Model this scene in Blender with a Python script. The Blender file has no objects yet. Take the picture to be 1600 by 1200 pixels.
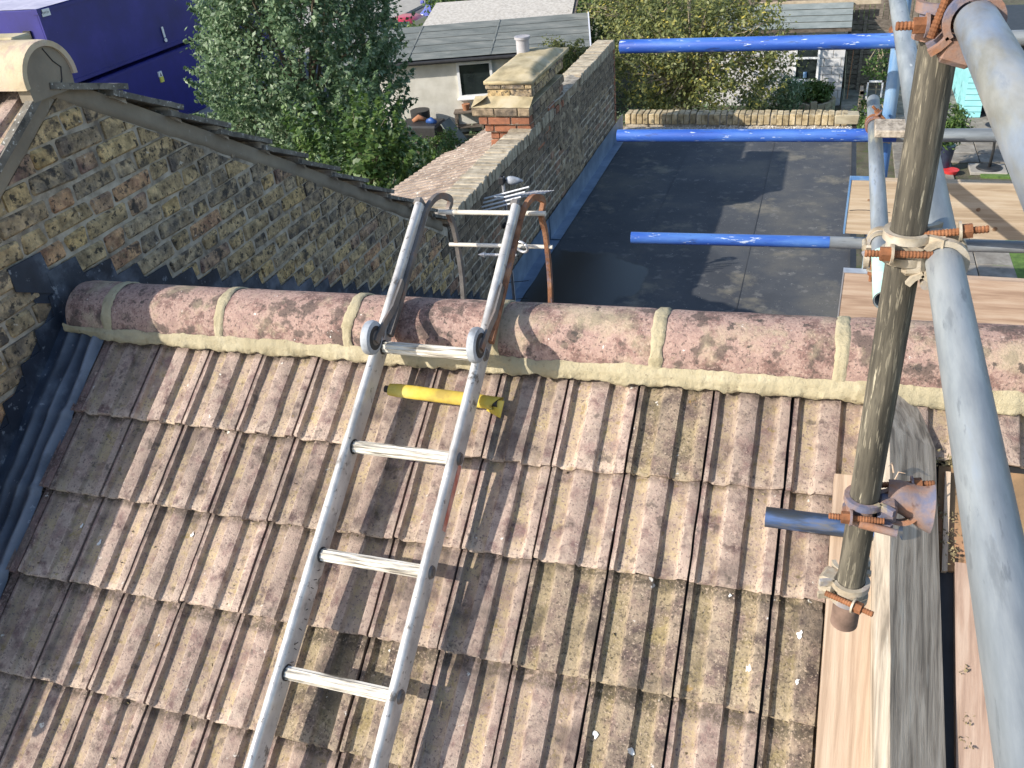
import bpy, math, random
import numpy as np
from mathutils import Vector, Matrix, noise as mnoise

random.seed(7)
rng = np.random.default_rng(7)
scn = bpy.context.scene
COL = scn.collection

# ------------------------------------------------------------------ camera, sky, sun, exposure
def V(*a):
    return Vector(a)
yaw, pit, roll = -0.370777, 0.568353, -0.103295
cf = V(math.sin(yaw)*math.cos(pit), math.cos(yaw)*math.cos(pit), -math.sin(pit))
cr = V(math.cos(yaw), -math.sin(yaw), 0)
cu = cr.cross(cf)
CR = cr*math.cos(roll) + cu*math.sin(roll)
CU = -cr*math.sin(roll) + cu*math.cos(roll)
cam_d = bpy.data.cameras.new('camera')
cam = bpy.data.objects.new('camera', cam_d)
COL.objects.link(cam)
m = Matrix((CR, CU, -cf)).transposed().to_4x4()
m.translation = V(2.19826, -1.76609, 1.49059)
cam.matrix_world = m
cam_d.sensor_width = 36.0
cam_d.sensor_fit = 'HORIZONTAL'
cam_d.lens = 36.0*1371.30/1600
cam_d.clip_start = 0.02
cam_d.clip_end = 400
scn.camera = cam

SUN = V(-1, -.84, .76).normalized()
world = bpy.data.worlds.new('World')
scn.world = world
world.use_nodes = True
nt = world.node_tree
sky = nt.nodes.new('ShaderNodeTexSky')
sky.sky_type = 'NISHITA'
sky.sun_disc = False
sky.sun_elevation = math.asin(SUN.z)
sky.sun_rotation = math.atan2(SUN.x, SUN.y) % (2*math.pi)
nt.links.new(sky.outputs[0], nt.nodes['Background'].inputs[0])
nt.nodes['Background'].inputs[1].default_value = 0.15
sd = bpy.data.lights.new('sun', 'SUN')
sd.energy = 4.1
sd.angle = math.radians(.55)
sd.color = (1.0, .93, .82)
so = bpy.data.objects.new('sun', sd)
COL.objects.link(so)
so.rotation_euler = SUN.to_track_quat('Z', 'Y').to_euler()
scn.view_settings.view_transform = 'Standard'
scn.view_settings.look = 'None'
scn.view_settings.gamma = 1
scn.view_settings.exposure = 0.6
scn.view_settings.use_curve_mapping = False
scn.cycles.max_bounces = 6

# ------------------------------------------------------------------ materials
MATS = {}
def mat(name, stops, scale=6., detail=8., rough=.85, bump=.25, bscale=None, metal=0., stretch=(1, 1, 1), coord='Object',
        specks=(), rnd=0., hues=None, huemix=.7, attr=None, edge=None, dirt=None, dist=.0, slope=False, rvar=0., nrough=.6, seams=None, bdist=.004, spec=.5):
    """stops: [(pos,(r,g,b))] along a noise; specks: (colour, scale, lo, hi, amount); hues: per-object colour stops."""
    mt = bpy.data.materials.new(name)
    mt.use_nodes = True
    t = mt.node_tree
    N, L = t.nodes, t.links
    b = N['Principled BSDF']
    tc = N.new('ShaderNodeTexCoord')
    if coord == 'World':
        g = N.new('ShaderNodeNewGeometry'); src = g.outputs['Position']
    else:
        src = tc.outputs[coord]
    oi = N.new('ShaderNodeObjectInfo')
    if coord == 'Object':
        ad = N.new('ShaderNodeVectorMath'); ad.operation = 'MULTIPLY_ADD'
        cmb = N.new('ShaderNodeCombineXYZ')
        for k in range(3):
            L.new(oi.outputs['Random'], cmb.inputs[k])
        L.new(cmb.outputs[0], ad.inputs[0]); ad.inputs[1].default_value = (37, 53, 71); L.new(src, ad.inputs[2])
        src = ad.outputs[0]
    if slope:
        vr = N.new('ShaderNodeVectorRotate'); vr.rotation_type = 'X_AXIS'; vr.inputs['Angle'].default_value = -.606; L.new(src, vr.inputs['Vector']); src = vr.outputs[0]
    mp = N.new('ShaderNodeMapping'); mp.inputs['Scale'].default_value = stretch
    L.new(src, mp.inputs[0]); vec = mp.outputs[0]
    def nz(sc, de, ro=nrough, di=0.):
        n = N.new('ShaderNodeTexNoise'); n.inputs['Scale'].default_value = sc; n.inputs['Detail'].default_value = de
        n.inputs['Roughness'].default_value = ro; n.inputs['Distortion'].default_value = di
        L.new(vec, n.inputs['Vector']); return n.outputs[0]
    def ramp(f, st, interp='LINEAR'):
        r = N.new('ShaderNodeValToRGB'); r.color_ramp.interpolation = interp
        e = r.color_ramp.elements
        while len(e) < len(st):
            e.new(.5)
        for q, (p, c) in enumerate(st):
            e[q].position = p; e[q].color = (*c, 1) if len(c) == 3 else c
        L.new(f, r.inputs[0]); return r.outputs[0]
    def mix(a, c, f, mode='MIX'):
        x = N.new('ShaderNodeMix'); x.data_type = 'RGBA'; x.blend_type = mode
        if isinstance(f, float): x.inputs[0].default_value = f
        else: L.new(f, x.inputs[0])
        for s, k in ((a, 6), (c, 7)):
            if isinstance(s, tuple): x.inputs[k].default_value = (*s, 1)
            else: L.new(s, x.inputs[k])
        return x.outputs[2]
    def mul(a, c):
        x = N.new('ShaderNodeMath'); x.operation = 'MULTIPLY'
        for k, s in ((0, a), (1, c)):
            if isinstance(s, float): x.inputs[k].default_value = s
            else: L.new(s, x.inputs[k])
        return x.outputs[0]
    colr = ramp(nz(scale, detail, nrough, dist), stops)
    if hues:
        h = ramp(oi.outputs['Random'], hues, 'CONSTANT')
        colr = mix(colr, h, huemix)
        colr = mix(colr, ramp(nz(scale*1.7, 8, .7), [(.38, (.35, .35, .35)), (.62, (1.25, 1.25, 1.25))]), .8, 'MULTIPLY')
    if attr:
        an = N.new('ShaderNodeAttribute'); an.attribute_name = 'v'
        for (c, sc, lo, hi, am) in attr:
            colr = mix(colr, c, mul(mul(an.outputs['Fac'], ramp(nz(sc, 8, .65), [(lo, (0, 0, 0)), (hi, (1, 1, 1))])), float(am)))
    if edge:
        an = N.new('ShaderNodeAttribute'); an.attribute_name = 'e'; (c, sc, lo, hi, am) = edge
        colr = mix(colr, c, mul(mul(an.outputs['Fac'], ramp(nz(sc, 8, .65), [(lo, (0, 0, 0)), (hi, (1, 1, 1))])), float(am)))
    if dirt:
        an = N.new('ShaderNodeAttribute'); an.attribute_name = 'd'
        colr = mix(colr, dirt, mul(mul(an.outputs['Fac'], ramp(nz(35, 6, .65), [(.36, (0, 0, 0)), (.52, (1, 1, 1))])), .75))
    for (c, sc, lo, hi, am) in specks:
        colr = mix(colr, c, mul(ramp(nz(sc, 6, .62), [(lo, (0, 0, 0)), (hi, (1, 1, 1))]), float(am)))
    if rnd:
        mr = N.new('ShaderNodeMapRange'); L.new(oi.outputs['Random'], mr.inputs[0])
        mr.inputs[3].default_value = 1-rnd; mr.inputs[4].default_value = 1+rnd
        hs = N.new('ShaderNodeHueSaturation'); L.new(mr.outputs[0], hs.inputs['Value']); L.new(colr, hs.inputs['Color'])
        colr = hs.outputs[0]
    L.new(colr, b.inputs['Base Color'])
    b.inputs['Metallic'].default_value = metal
    b.inputs['Specular IOR Level'].default_value = spec
    if rvar:
        mr = N.new('ShaderNodeMapRange'); L.new(nz(scale*1.5, 5), mr.inputs[0])
        mr.inputs[1].default_value = .3; mr.inputs[2].default_value = .7
        mr.inputs[3].default_value = rough-rvar; mr.inputs[4].default_value = rough+rvar
        L.new(mr.outputs[0], b.inputs['Roughness'])
    else:
        b.inputs['Roughness'].default_value = rough
    if bump:
        bp = N.new('ShaderNodeBump'); bp.inputs['Strength'].default_value = bump; bp.inputs['Distance'].default_value = bdist
        L.new(nz(bscale or scale*6, 8, .7), bp.inputs['Height']); L.new(bp.outputs[0], b.inputs['Normal'])
    MATS[name] = mt
    return mt

tile_m = mat('concrete_tile', [(.35, (.065, .043, .040)), (.44, (.15, .095, .087)), (.52, (.235, .150, .135)), (.59, (.16, .118, .106)), (.68, (.28, .205, .165))], scale=9, rough=.95,
             bump=1., bscale=140, rnd=.17, bdist=.005,
             attr=[((.43, .33, .24), 11, .34, .52, .85), ((.46, .36, .20), 16, .48, .60, .6), ((.25, .185, .06), 30, .58, .66, .7)],
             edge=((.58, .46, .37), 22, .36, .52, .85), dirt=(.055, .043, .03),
             specks=[((.60, .45, .385), 135, .535, .60, .72), ((.05, .037, .033), 135, .545, .62, .7), ((.62, .46, .38), 46, .61, .68, .5), ((.085, .066, .06), 5, .54, .67, .65), ((.075, .06, .05), 24, .60, .67, .65), ((.70, .68, .62), 28, .69, .72, .9), ((.34, .20, .05), 12, .71, .74, .6)])
ridge_m = mat('ridge_tile_clay', [(.36, (.13, .085, .075)), (.45, (.27, .165, .14)), (.52, (.44, .30, .25)), (.60, (.33, .215, .185)), (.70, (.42, .34, .245))], scale=9, rough=.95, bump=1., bscale=150, rnd=.1, nrough=.7,
              specks=[((.56, .41, .34), 130, .54, .62, .5), ((.10, .075, .065), 13, .545, .60, .8), ((.055, .045, .04), 120, .555, .62, .65), ((.50, .42, .28), 5, .54, .64, .55), ((.055, .05, .045), 24, .64, .67, .8), ((.80, .78, .73), 34, .68, .71, .95)])
mortar_m = mat('fresh_mortar', [(.3, (.34, .29, .185)), (.55, (.46, .40, .265)), (.75, (.39, .335, .215))], scale=7, rough=.95, bump=1., bscale=34, bdist=.009, coord='World',
               specks=[((.30, .255, .155), 22, .56, .66, .6), ((.17, .135, .09), 60, .64, .68, .7), ((.53, .47, .33), 12, .56, .66, .5), ((.26, .21, .14), 3.5, .58, .70, .5)])
gmort_m = mat('old_mortar', [(.34, (.20, .17, .135)), (.5, (.40, .35, .28)), (.66, (.54, .48, .39))], scale=14, rough=.95, bump=.8, bscale=90, coord='World',
              specks=[((.5, .48, .43), 60, .62, .7, .5), ((.06, .055, .05), 8, .58, .7, .6)])
fillet_m = mat('verge_mortar', [(.3, (.20, .17, .13)), (.7, (.34, .29, .22))], scale=5, rough=.95, bump=.5, bscale=50, coord='World', specks=[((.4, .38, .34), 30, .64, .7, .5)])
BH = [(0, (.74, .50, .20)), (.11, (.27, .20, .15)), (.24, (.54, .40, .22)), (.36, (.18, .15, .135)), (.48, (.60, .43, .22)), (.58, (.34, .18, .155)),
      (.66, (.46, .37, .27)), (.78, (.76, .54, .25)), (.87, (.22, .19, .165)), (.95, (.58, .27, .15))]
brick_m = mat('london_stock_brick', [(.36, (.12, .10, .08)), (.46, (.46, .36, .22)), (.55, (.76, .56, .30)), (.66, (.43, .35, .27))], scale=12, rough=.95, bump=1.0, bscale=70, hues=BH, huemix=.5, bdist=.008,
              specks=[((.045, .04, .035), 45, .56, .62, .9), ((.05, .045, .04), 12, .545, .62, .8), ((.66, .6, .5), 36, .66, .70, .8), ((.36, .26, .15), 14, .58, .66, .5)])
BH2 = [(0, (.17, .135, .10)), (.2, (.30, .23, .155)), (.4, (.12, .10, .085)), (.6, (.36, .27, .17)), (.8, (.19, .145, .12)), (.93, (.34, .18, .12))]
brick2_m = mat('sooty_brick', [(.34, (.08, .068, .055)), (.48, (.27, .21, .145)), (.64, (.45, .35, .23))], scale=11, rough=.95, bump=.9, bscale=60, hues=BH2, huemix=.6,
               specks=[((.04, .04, .04), 7, .55, .68, .7)])
copb_m = mat('coping_brick', [(.3, (.24, .20, .14)), (.5, (.40, .34, .25)), (.7, (.52, .46, .35))], scale=12, rough=.95, bump=.8, bscale=70, rnd=.2,
             specks=[((.12, .10, .08), 30, .58, .68, .7), ((.62, .58, .5), 50, .62, .7, .6), ((.40, .22, .12), 4, .6, .72, .6)])
yelb_m = mat('yellow_brick', [(.34, (.22, .165, .09)), (.5, (.42, .33, .19)), (.66, (.55, .46, .31))], scale=12, rough=.95, bump=.8, bscale=70, rnd=.2,
             specks=[((.09, .08, .06), 9, .56, .64, .8)])
redb_m = mat('red_brick', [(.3, (.16, .075, .05)), (.7, (.42, .17, .09))], scale=12, rough=.95, bump=.8, bscale=70, rnd=.2, specks=[((.5, .44, .36), 30, .62, .7, .5)])
flaun_m = mat('flaunching', [(.34, (.30, .245, .14)), (.5, (.46, .38, .23)), (.64, (.52, .45, .31))], scale=5, rough=.95, bump=.5, bscale=40, coord='World', specks=[((.25, .21, .13), 8, .56, .68, .6)])
lead_m = mat('lead', [(.32, (.016, .022, .036)), (.54, (.034, .045, .07)), (.70, (.13, .16, .21))], scale=6, rough=.55, bump=.4, bscale=22, coord='World', rvar=.12, metal=.1,
             specks=[((.30, .33, .38), 36, .62, .67, .6), ((.2, .23, .3), 2.2, .52, .62, .6)])
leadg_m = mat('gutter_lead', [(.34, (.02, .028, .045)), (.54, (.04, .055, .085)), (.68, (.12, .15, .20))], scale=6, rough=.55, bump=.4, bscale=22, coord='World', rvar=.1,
              attr=[((.20, .225, .27), 5, .30, .5, .95)], specks=[((.34, .36, .40), 34, .64, .69, .6)])  # paler raised rolls: sky reflection painted into the lead colour
leadb_m = mat('lead_new', [(.3, (.10, .15, .23)), (.7, (.24, .32, .43))], scale=4, rough=.42, bump=.25, bscale=14, coord='World', metal=.35)
felt_m = mat('roofing_felt', [(.32, (.042, .046, .054)), (.5, (.062, .067, .075)), (.66, (.115, .11, .098))], scale=1.1, rough=.82, bump=.35, bscale=220, coord='World', detail=10, bdist=.002,
             specks=[((.26, .23, .165), 1.6, .56, .68, .6), ((.5, .49, .45), 60, .675, .70, .8), ((.03, .03, .032), 40, .63, .67, .6), ((.23, .22, .2), 9, .58, .68, .4)])
alu_m = mat('ladder_aluminium', [(.3, (.33, .32, .31)), (.46, (.52, .51, .50)), (.62, (.68, .67, .65))], scale=12, rough=.42, bump=.15, bscale=90, metal=.35, rvar=.15,
            specks=[((.13, .115, .10), 20, .60, .66, .85), ((.48, .43, .36), 6, .54, .66, .6), ((.1, .09, .08), 60, .62, .67, .7)])
rung_m = mat('ladder_rung', [(.36, (.12, .105, .085)), (.45, (.46, .42, .35)), (.56, (.74, .71, .64))], scale=16, rough=.6, bump=.3, bscale=120, stretch=(.5, 7, 7),
             specks=[((.2, .17, .14), 24, .6, .66, .7)])
steel_m = mat('grey_steel', [(.3, (.10, .09, .085)), (.55, (.2, .185, .175)), (.75, (.30, .22, .17))], scale=14, rough=.55, bump=.3, bscale=80, metal=.35, specks=[((.32, .14, .07), 10, .56, .68, .6)])
rust_m = mat('rusted_steel', [(.3, (.12, .055, .03)), (.5, (.27, .12, .06)), (.72, (.40, .22, .13))], scale=22, rough=.88, bump=.6, bscale=120, specks=[((.16, .15, .2), 12, .56, .66, .7), ((.06, .03, .02), 50, .6, .7, .6)])
rustp_m = mat('rust_and_blue_paint', [(.36, (.30, .14, .075)), (.5, (.24, .17, .15)), (.62, (.12, .13, .20))], scale=16, rough=.8, bump=.5, bscale=110,
              specks=[((.5, .42, .2), 15, .6, .66, .5), ((.09, .04, .025), 50, .58, .68, .7)])
coup_m = mat('galvanised_coupler', [(.3, (.26, .21, .15)), (.5, (.44, .38, .29)), (.7, (.58, .53, .45))], scale=20, rough=.6, bump=.4, bscale=100, metal=.25,
             specks=[((.24, .28, .42), 9, .56, .66, .6), ((.32, .17, .08), 18, .6, .7, .6)])
nut_m = mat('orange_rust', [(.3, (.11, .045, .02)), (.55, (.26, .105, .045)), (.75, (.38, .19, .10))], scale=40, rough=.9, bump=.5, bscale=150)
galv_m = mat('galvanised_tube', [(.36, (.155, .175, .19)), (.5, (.25, .275, .295)), (.62, (.37, .395, .405))], scale=14, rough=.5, bump=.2, bscale=60, metal=.25, stretch=(1, 1, .16), rvar=.12,
             specks=[((.16, .175, .185), 44, .60, .68, .5), ((.74, .75, .72), 22, .64, .67, .75), ((.22, .33, .52), 7, .54, .64, .6), ((.52, .48, .34), 9, .61, .66, .5), ((.13, .145, .16), 90, .6, .66, .5)])
galv2_m = mat('stained_tube', [(.36, (.175, .17, .145)), (.5, (.28, .28, .255)), (.62, (.39, .39, .37))], scale=15, rough=.5, bump=.2, bscale=60, metal=.25, stretch=(1, 1, .25), rvar=.12,
             specks=[((.17, .16, .12), 24, .56, .64, .6), ((.78, .78, .76), 26, .65, .675, .85), ((.26, .36, .55), 6, .54, .64, .6)])
pole_m = mat('weathered_dark_tube', [(.36, (.04, .036, .028)), (.48, (.092, .082, .062)), (.62, (.19, .17, .13))], scale=30, rough=.75, bump=.5, bscale=90, metal=.0, stretch=(1.6, 1.6, .14),
             specks=[((.04, .036, .028), 60, .52, .60, .8), ((.52, .47, .35), 64, .64, .67, .8), ((.36, .32, .24), 110, .58, .63, .5), ((.24, .14, .10), 3, .58, .68, .5)])
blue_m = mat('blue_paint_tube', [(.3, (.014, .05, .28)), (.5, (.028, .10, .43)), (.66, (.08, .20, .52))], scale=9, rough=.45, bump=.2, bscale=60, stretch=(1, 1, .2), rvar=.1,
             specks=[((.58, .66, .78), 85, .62, .655, .85), ((.12, .26, .58), 30, .56, .66, .5), ((.02, .03, .10), 60, .6, .66, .6), ((.70, .72, .72), 26, .665, .69, .9)])
blued_m = mat('dark_blue_tube', [(.44, (.03, .034, .038)), (.54, (.03, .048, .085)), (.64, (.05, .10, .24))], scale=22, rough=.55, bump=.2, bscale=60, stretch=(1, 1, .2), specks=[((.12, .11, .09), 40, .52, .62, .7), ((.6, .6, .55), 60, .69, .72, .8)])
bluelt_m = mat('pale_blue_tube', [(.36, (.04, .12, .38)), (.5, (.12, .25, .46)), (.64, (.32, .42, .50))], scale=9, rough=.42, bump=.12, bscale=60, stretch=(1, 1, .2))
green_m = mat('green_painted_tube', [(.35, (.42, .62, .55)), (.5, (.45, .74, .62)), (.65, (.72, .80, .78))], scale=9, rough=.5, bump=.15, bscale=60, stretch=(1, 1, .3))
wood_m = mat('scaffold_board', [(.34, (.38, .285, .19)), (.5, (.48, .37, .255)), (.66, (.55, .45, .33))], scale=9, rough=.85, bump=.4, bscale=60, stretch=(.35, 6, 6), dist=.8,
             specks=[((.22, .14, .08), 2.4, .66, .72, .6), ((.30, .2, .12), 12, .6, .7, .5)])
woodp_m = mat('pinkish_board', [(.36, (.36, .25, .18)), (.5, (.47, .34, .25)), (.64, (.55, .43, .33))], scale=9, rough=.85, bump=.35, bscale=70, stretch=(.4, 6, 6), dist=.3,
              specks=[((.30, .18, .11), 2.5, .68, .73, .6)])
woodps_m = mat('pinkish_plank', [(.36, (.25, .17, .13)), (.5, (.36, .25, .19)), (.64, (.44, .33, .26))], scale=9, rough=.85, bump=.35, bscale=70, stretch=(6, .4, 6), dist=.3, slope=True, specks=[((.22, .15, .11), 2.5, .64, .72, .6)])
woody_m = mat('new_sawn_board', [(.36, (.35, .25, .175)), (.5, (.44, .325, .235)), (.66, (.50, .39, .29))], scale=10, rough=.85, bump=.35, bscale=50, stretch=(7, .3, 7), dist=.25, slope=True,
              specks=[((.36, .22, .13), 3, .66, .72, .5)])
woodo_m = mat('weathered_board', [(.36, (.19, .16, .125)), (.48, (.36, .305, .24)), (.62, (.52, .45, .36))], scale=9, rough=.9, bump=.6, bscale=40, stretch=(6, .4, 6), dist=.4, slope=True,
              specks=[((.5, .47, .4), 12, .6, .7, .5), ((.07, .06, .05), 5, .64, .72, .6)])
ply_m = mat('brown_stained_sheet', [(.3, (.13, .085, .045)), (.5, (.27, .17, .09)), (.68, (.40, .20, .11))], scale=5, rough=.85, bump=.4, bscale=60,
            specks=[((.42, .42, .38), 5, .64, .68, .7), ((.05, .035, .02), 26, .62, .68, .7), ((.20, .18, .07), 7, .55, .65, .5)])
mossd_m = mat('moss_and_dirt', [(.3, (.14, .11, .06)), (.5, (.27, .22, .12)), (.7, (.40, .34, .20))], scale=40, rough=1, bump=.8, bscale=150, coord='World')
drop_m = mat('bird_dropping', [(.3, (.68, .68, .66)), (.7, (.85, .85, .83))], scale=30, rough=.9, bump=.3)
yfoam_m = mat('yellow_foam', [(.34, (.36, .26, .05)), (.5, (.60, .44, .055)), (.66, (.68, .54, .14))], scale=10, rough=.75, bump=.3, bscale=50, stretch=(1, 1, 1),
              specks=[((.30, .25, .07), 14, .58, .68, .6)])
rubber_m = mat('grey_rubber', [(.35, (.22, .24, .27)), (.6, (.42, .45, .49))], scale=20, rough=.6, bump=.2, bscale=60, specks=[((.2, .19, .18), 18, .62, .68, .6)])
black_m = mat('black_plastic', [(.3, (.012, .012, .013)), (.7, (.035, .035, .038))], scale=8, rough=.55, bump=.1)
zinc_m = mat('zinc_metal', [(.3, (.5, .5, .52)), (.7, (.72, .72, .74))], scale=20, rough=.35, bump=.1, metal=.6)
whitep_m = mat('white_upvc', [(.3, (.76, .77, .78)), (.7, (.84, .85, .86))], scale=8, rough=.4, bump=.0)
wall_m = mat('white_render', [(.3, (.52, .50, .44)), (.55, (.64, .62, .56)), (.75, (.69, .68, .63))], scale=2.5, rough=.95, bump=.5, bscale=45, specks=[((.40, .38, .32), 1.2, .58, .72, .4)], bdist=.01)
block_m = mat('painted_block', [(.3, (.50, .50, .51)), (.7, (.62, .62, .63))], scale=4, rough=.9, bump=.4, bscale=70, rnd=.03)
shroof_m = mat('mineral_felt', [(.3, (.10, .115, .11)), (.5, (.16, .175, .165)), (.7, (.235, .24, .22))], scale=2.2, rough=.95, bump=.3, bscale=90, detail=10, stretch=(.5, 1.4, 1), specks=[((.06, .065, .06), 5, .6, .7, .5), ((.32, .31, .27), 8, .64, .7, .4)])
shroof2_m = mat('pebbled_sheet', [(.3, (.34, .31, .27)), (.5, (.50, .465, .41)), (.7, (.60, .57, .52))], scale=10, rough=.95, bump=.6, bscale=90, specks=[((.16, .14, .12), 16, .62, .68, .8)])
cont_m = mat('container_blue', [(.3, (.018, .018, .15)), (.55, (.024, .024, .21)), (.75, (.04, .036, .28))], scale=.9, rough=.42, bump=.06, bscale=30, coord='World', specks=[((.22, .22, .36), 9, .69, .72, .4)])
contt_m = mat('container_top', [(.3, (.34, .33, .44)), (.6, (.52, .50, .60)), (.75, (.2, .18, .36))], scale=1.3, rough=.7, bump=.2, coord='World')
asph_m = mat('asphalt', [(.3, (.085, .08, .085)), (.7, (.15, .14, .15))], scale=1.3, rough=.9, bump=.4, bscale=120, coord='World', detail=12, specks=[((.22, .2, .19), 90, .6, .7, .4)])
pave_m = mat('concrete_paving', [(.3, (.14, .125, .105)), (.5, (.235, .215, .185)), (.7, (.33, .31, .27))], scale=3, rough=.95, bump=.4, bscale=60, rnd=.16, specks=[((.09, .08, .06), 5, .58, .7, .6), ((.42, .4, .36), 30, .64, .7, .4)])
kerb_m = mat('kerb_concrete', [(.3, (.28, .26, .23)), (.7, (.40, .38, .34))], scale=5, rough=.95, bump=.3, coord='World')
yel_m = mat('yellow_road_paint', [(.3, (.48, .34, .06)), (.7, (.62, .45, .09))], scale=12, rough=.8, bump=.2, coord='World', specks=[((.15, .13, .1), 18, .58, .68, .6)])
soil_m = mat('garden_soil', [(.3, (.05, .045, .03)), (.5, (.10, .09, .06)), (.7, (.14, .13, .085))], scale=1.8, rough=1, bump=.9, bscale=20, coord='World', specks=[((.07, .10, .03), 4, .5, .62, .7), ((.28, .26, .22), 40, .66, .7, .4)], bdist=.03)
grass_m = mat('lawn', [(.3, (.05, .10, .02)), (.7, (.13, .22, .045))], scale=12, rough=1, bump=.8, bscale=70, coord='World')
fence_m = mat('fence_timber', [(.3, (.07, .055, .045)), (.5, (.15, .12, .095)), (.7, (.23, .19, .155))], scale=8, rough=.9, bump=.4, rnd=.25, stretch=(1, 3, 3))
fencel_m = mat('pale_timber', [(.3, (.30, .24, .17)), (.7, (.46, .38, .28))], scale=8, rough=.9, bump=.3, rnd=.15)
teal_m = mat('turquoise_boards', [(.3, (.22, .55, .58)), (.7, (.33, .68, .70))], scale=3, rough=.6, bump=.15, rnd=.05)
red_m = mat('red_car_paint', [(.3, (.55, .02, .05)), (.7, (.62, .03, .07))], scale=3, rough=.3, bump=0, spec=.6)
blcar_m = mat('blue_car_paint', [(.3, (.10, .11, .38)), (.7, (.14, .16, .45))], scale=3, rough=.3, bump=0)
glass_m = mat('dark_glass', [(.3, (.012, .016, .018)), (.7, (.03, .04, .04))], scale=2, rough=.06, bump=0, spec=.8)
carg_m = mat('car_glass', [(.3, (.03, .05, .055)), (.7, (.05, .07, .08))], scale=2, rough=.08, bump=0, spec=.8)
bark_m = mat('bark', [(.3, (.09, .07, .05)), (.7, (.22, .18, .13))], scale=10, rough=.95, bump=.6, stretch=(2, 2, .4))
barkl_m = mat('pale_bark', [(.3, (.22, .18, .12)), (.7, (.42, .36, .26))], scale=10, rough=.95, bump=.4)
pot_m = mat('glazed_pot', [(.3, (.02, .025, .05)), (.7, (.04, .05, .08))], scale=8, rough=.3, bump=.1)
terra_m = mat('terracotta', [(.3, (.28, .12, .06)), (.7, (.42, .2, .11))], scale=8, rough=.9, bump=.3)
stone_m = mat('planter_stone', [(.3, (.26, .22, .15)), (.7, (.42, .37, .26))], scale=8, rough=.95, bump=.4, rnd=.1)
peb_m = mat('white_pebbles', [(.3, (.40, .37, .33)), (.6, (.62, .59, .54)), (.8, (.72, .70, .66))], scale=25, rough=.9, bump=.3, coord='World')
bluep_m = mat('blue_plastic', [(.3, (.02, .07, .26)), (.7, (.03, .10, .34))], scale=8, rough=.5, bump=.1)
chimpot_m = mat('grey_pot', [(.3, (.30, .29, .30)), (.7, (.44, .43, .45))], scale=9, rough=.8, bump=.3)
redpl_m = mat('red_plastic', [(.3, (.55, .03, .03)), (.7, (.65, .05, .05))], scale=8, rough=.5, bump=.1)

def leaf_mat(name, cols, trans=.35, rough=.5):
    mt = bpy.data.materials.new(name); mt.use_nodes = True
    t = mt.node_tree; N, L = t.nodes, t.links; b = N['Principled BSDF']
    at = N.new('ShaderNodeAttribute'); at.attribute_name = 'v'
    r = N.new('ShaderNodeValToRGB'); e = r.color_ramp.elements
    while len(e) < len(cols): e.new(.5)
    for i, (p, c) in enumerate(cols): e[i].position = p; e[i].color = (*c, 1)
    L.new(at.outputs['Fac'], r.inputs[0]); L.new(r.outputs[0], b.inputs['Base Color'])
    b.inputs['Roughness'].default_value = rough; b.inputs['Specular IOR Level'].default_value = .5
    tr = N.new('ShaderNodeBsdfTranslucent'); L.new(r.outputs[0], tr.inputs[0])
    mx = N.new('ShaderNodeMixShader'); mx.inputs[0].default_value = trans
    L.new(b.outputs[0], mx.inputs[1]); L.new(tr.outputs[0], mx.inputs[2]); L.new(mx.outputs[0], N['Material Output'].inputs[0])
    return mt
leafA = leaf_mat('dark_green_leaf', [(0, (.06, .11, .05)), (.45, (.13, .215, .10)), (.8, (.25, .34, .20)), (1, (.50, .57, .42))])
leafB = leaf_mat('mid_green_leaf', [(0, (.04, .085, .02)), (.5, (.085, .16, .035)), (.9, (.18, .26, .08)), (1, (.34, .36, .16))])
leafY = leaf_mat('yellowing_leaf', [(0, (.08, .10, .035)), (.45, (.17, .20, .07)), (.78, (.30, .31, .10)), (.9, (.55, .47, .11)), (1, (.75, .62, .10))])
leafC = leaf_mat('conifer_leaf', [(0, (.06, .08, .02)), (.5, (.14, .17, .045)), (1, (.30, .29, .09))])

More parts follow.
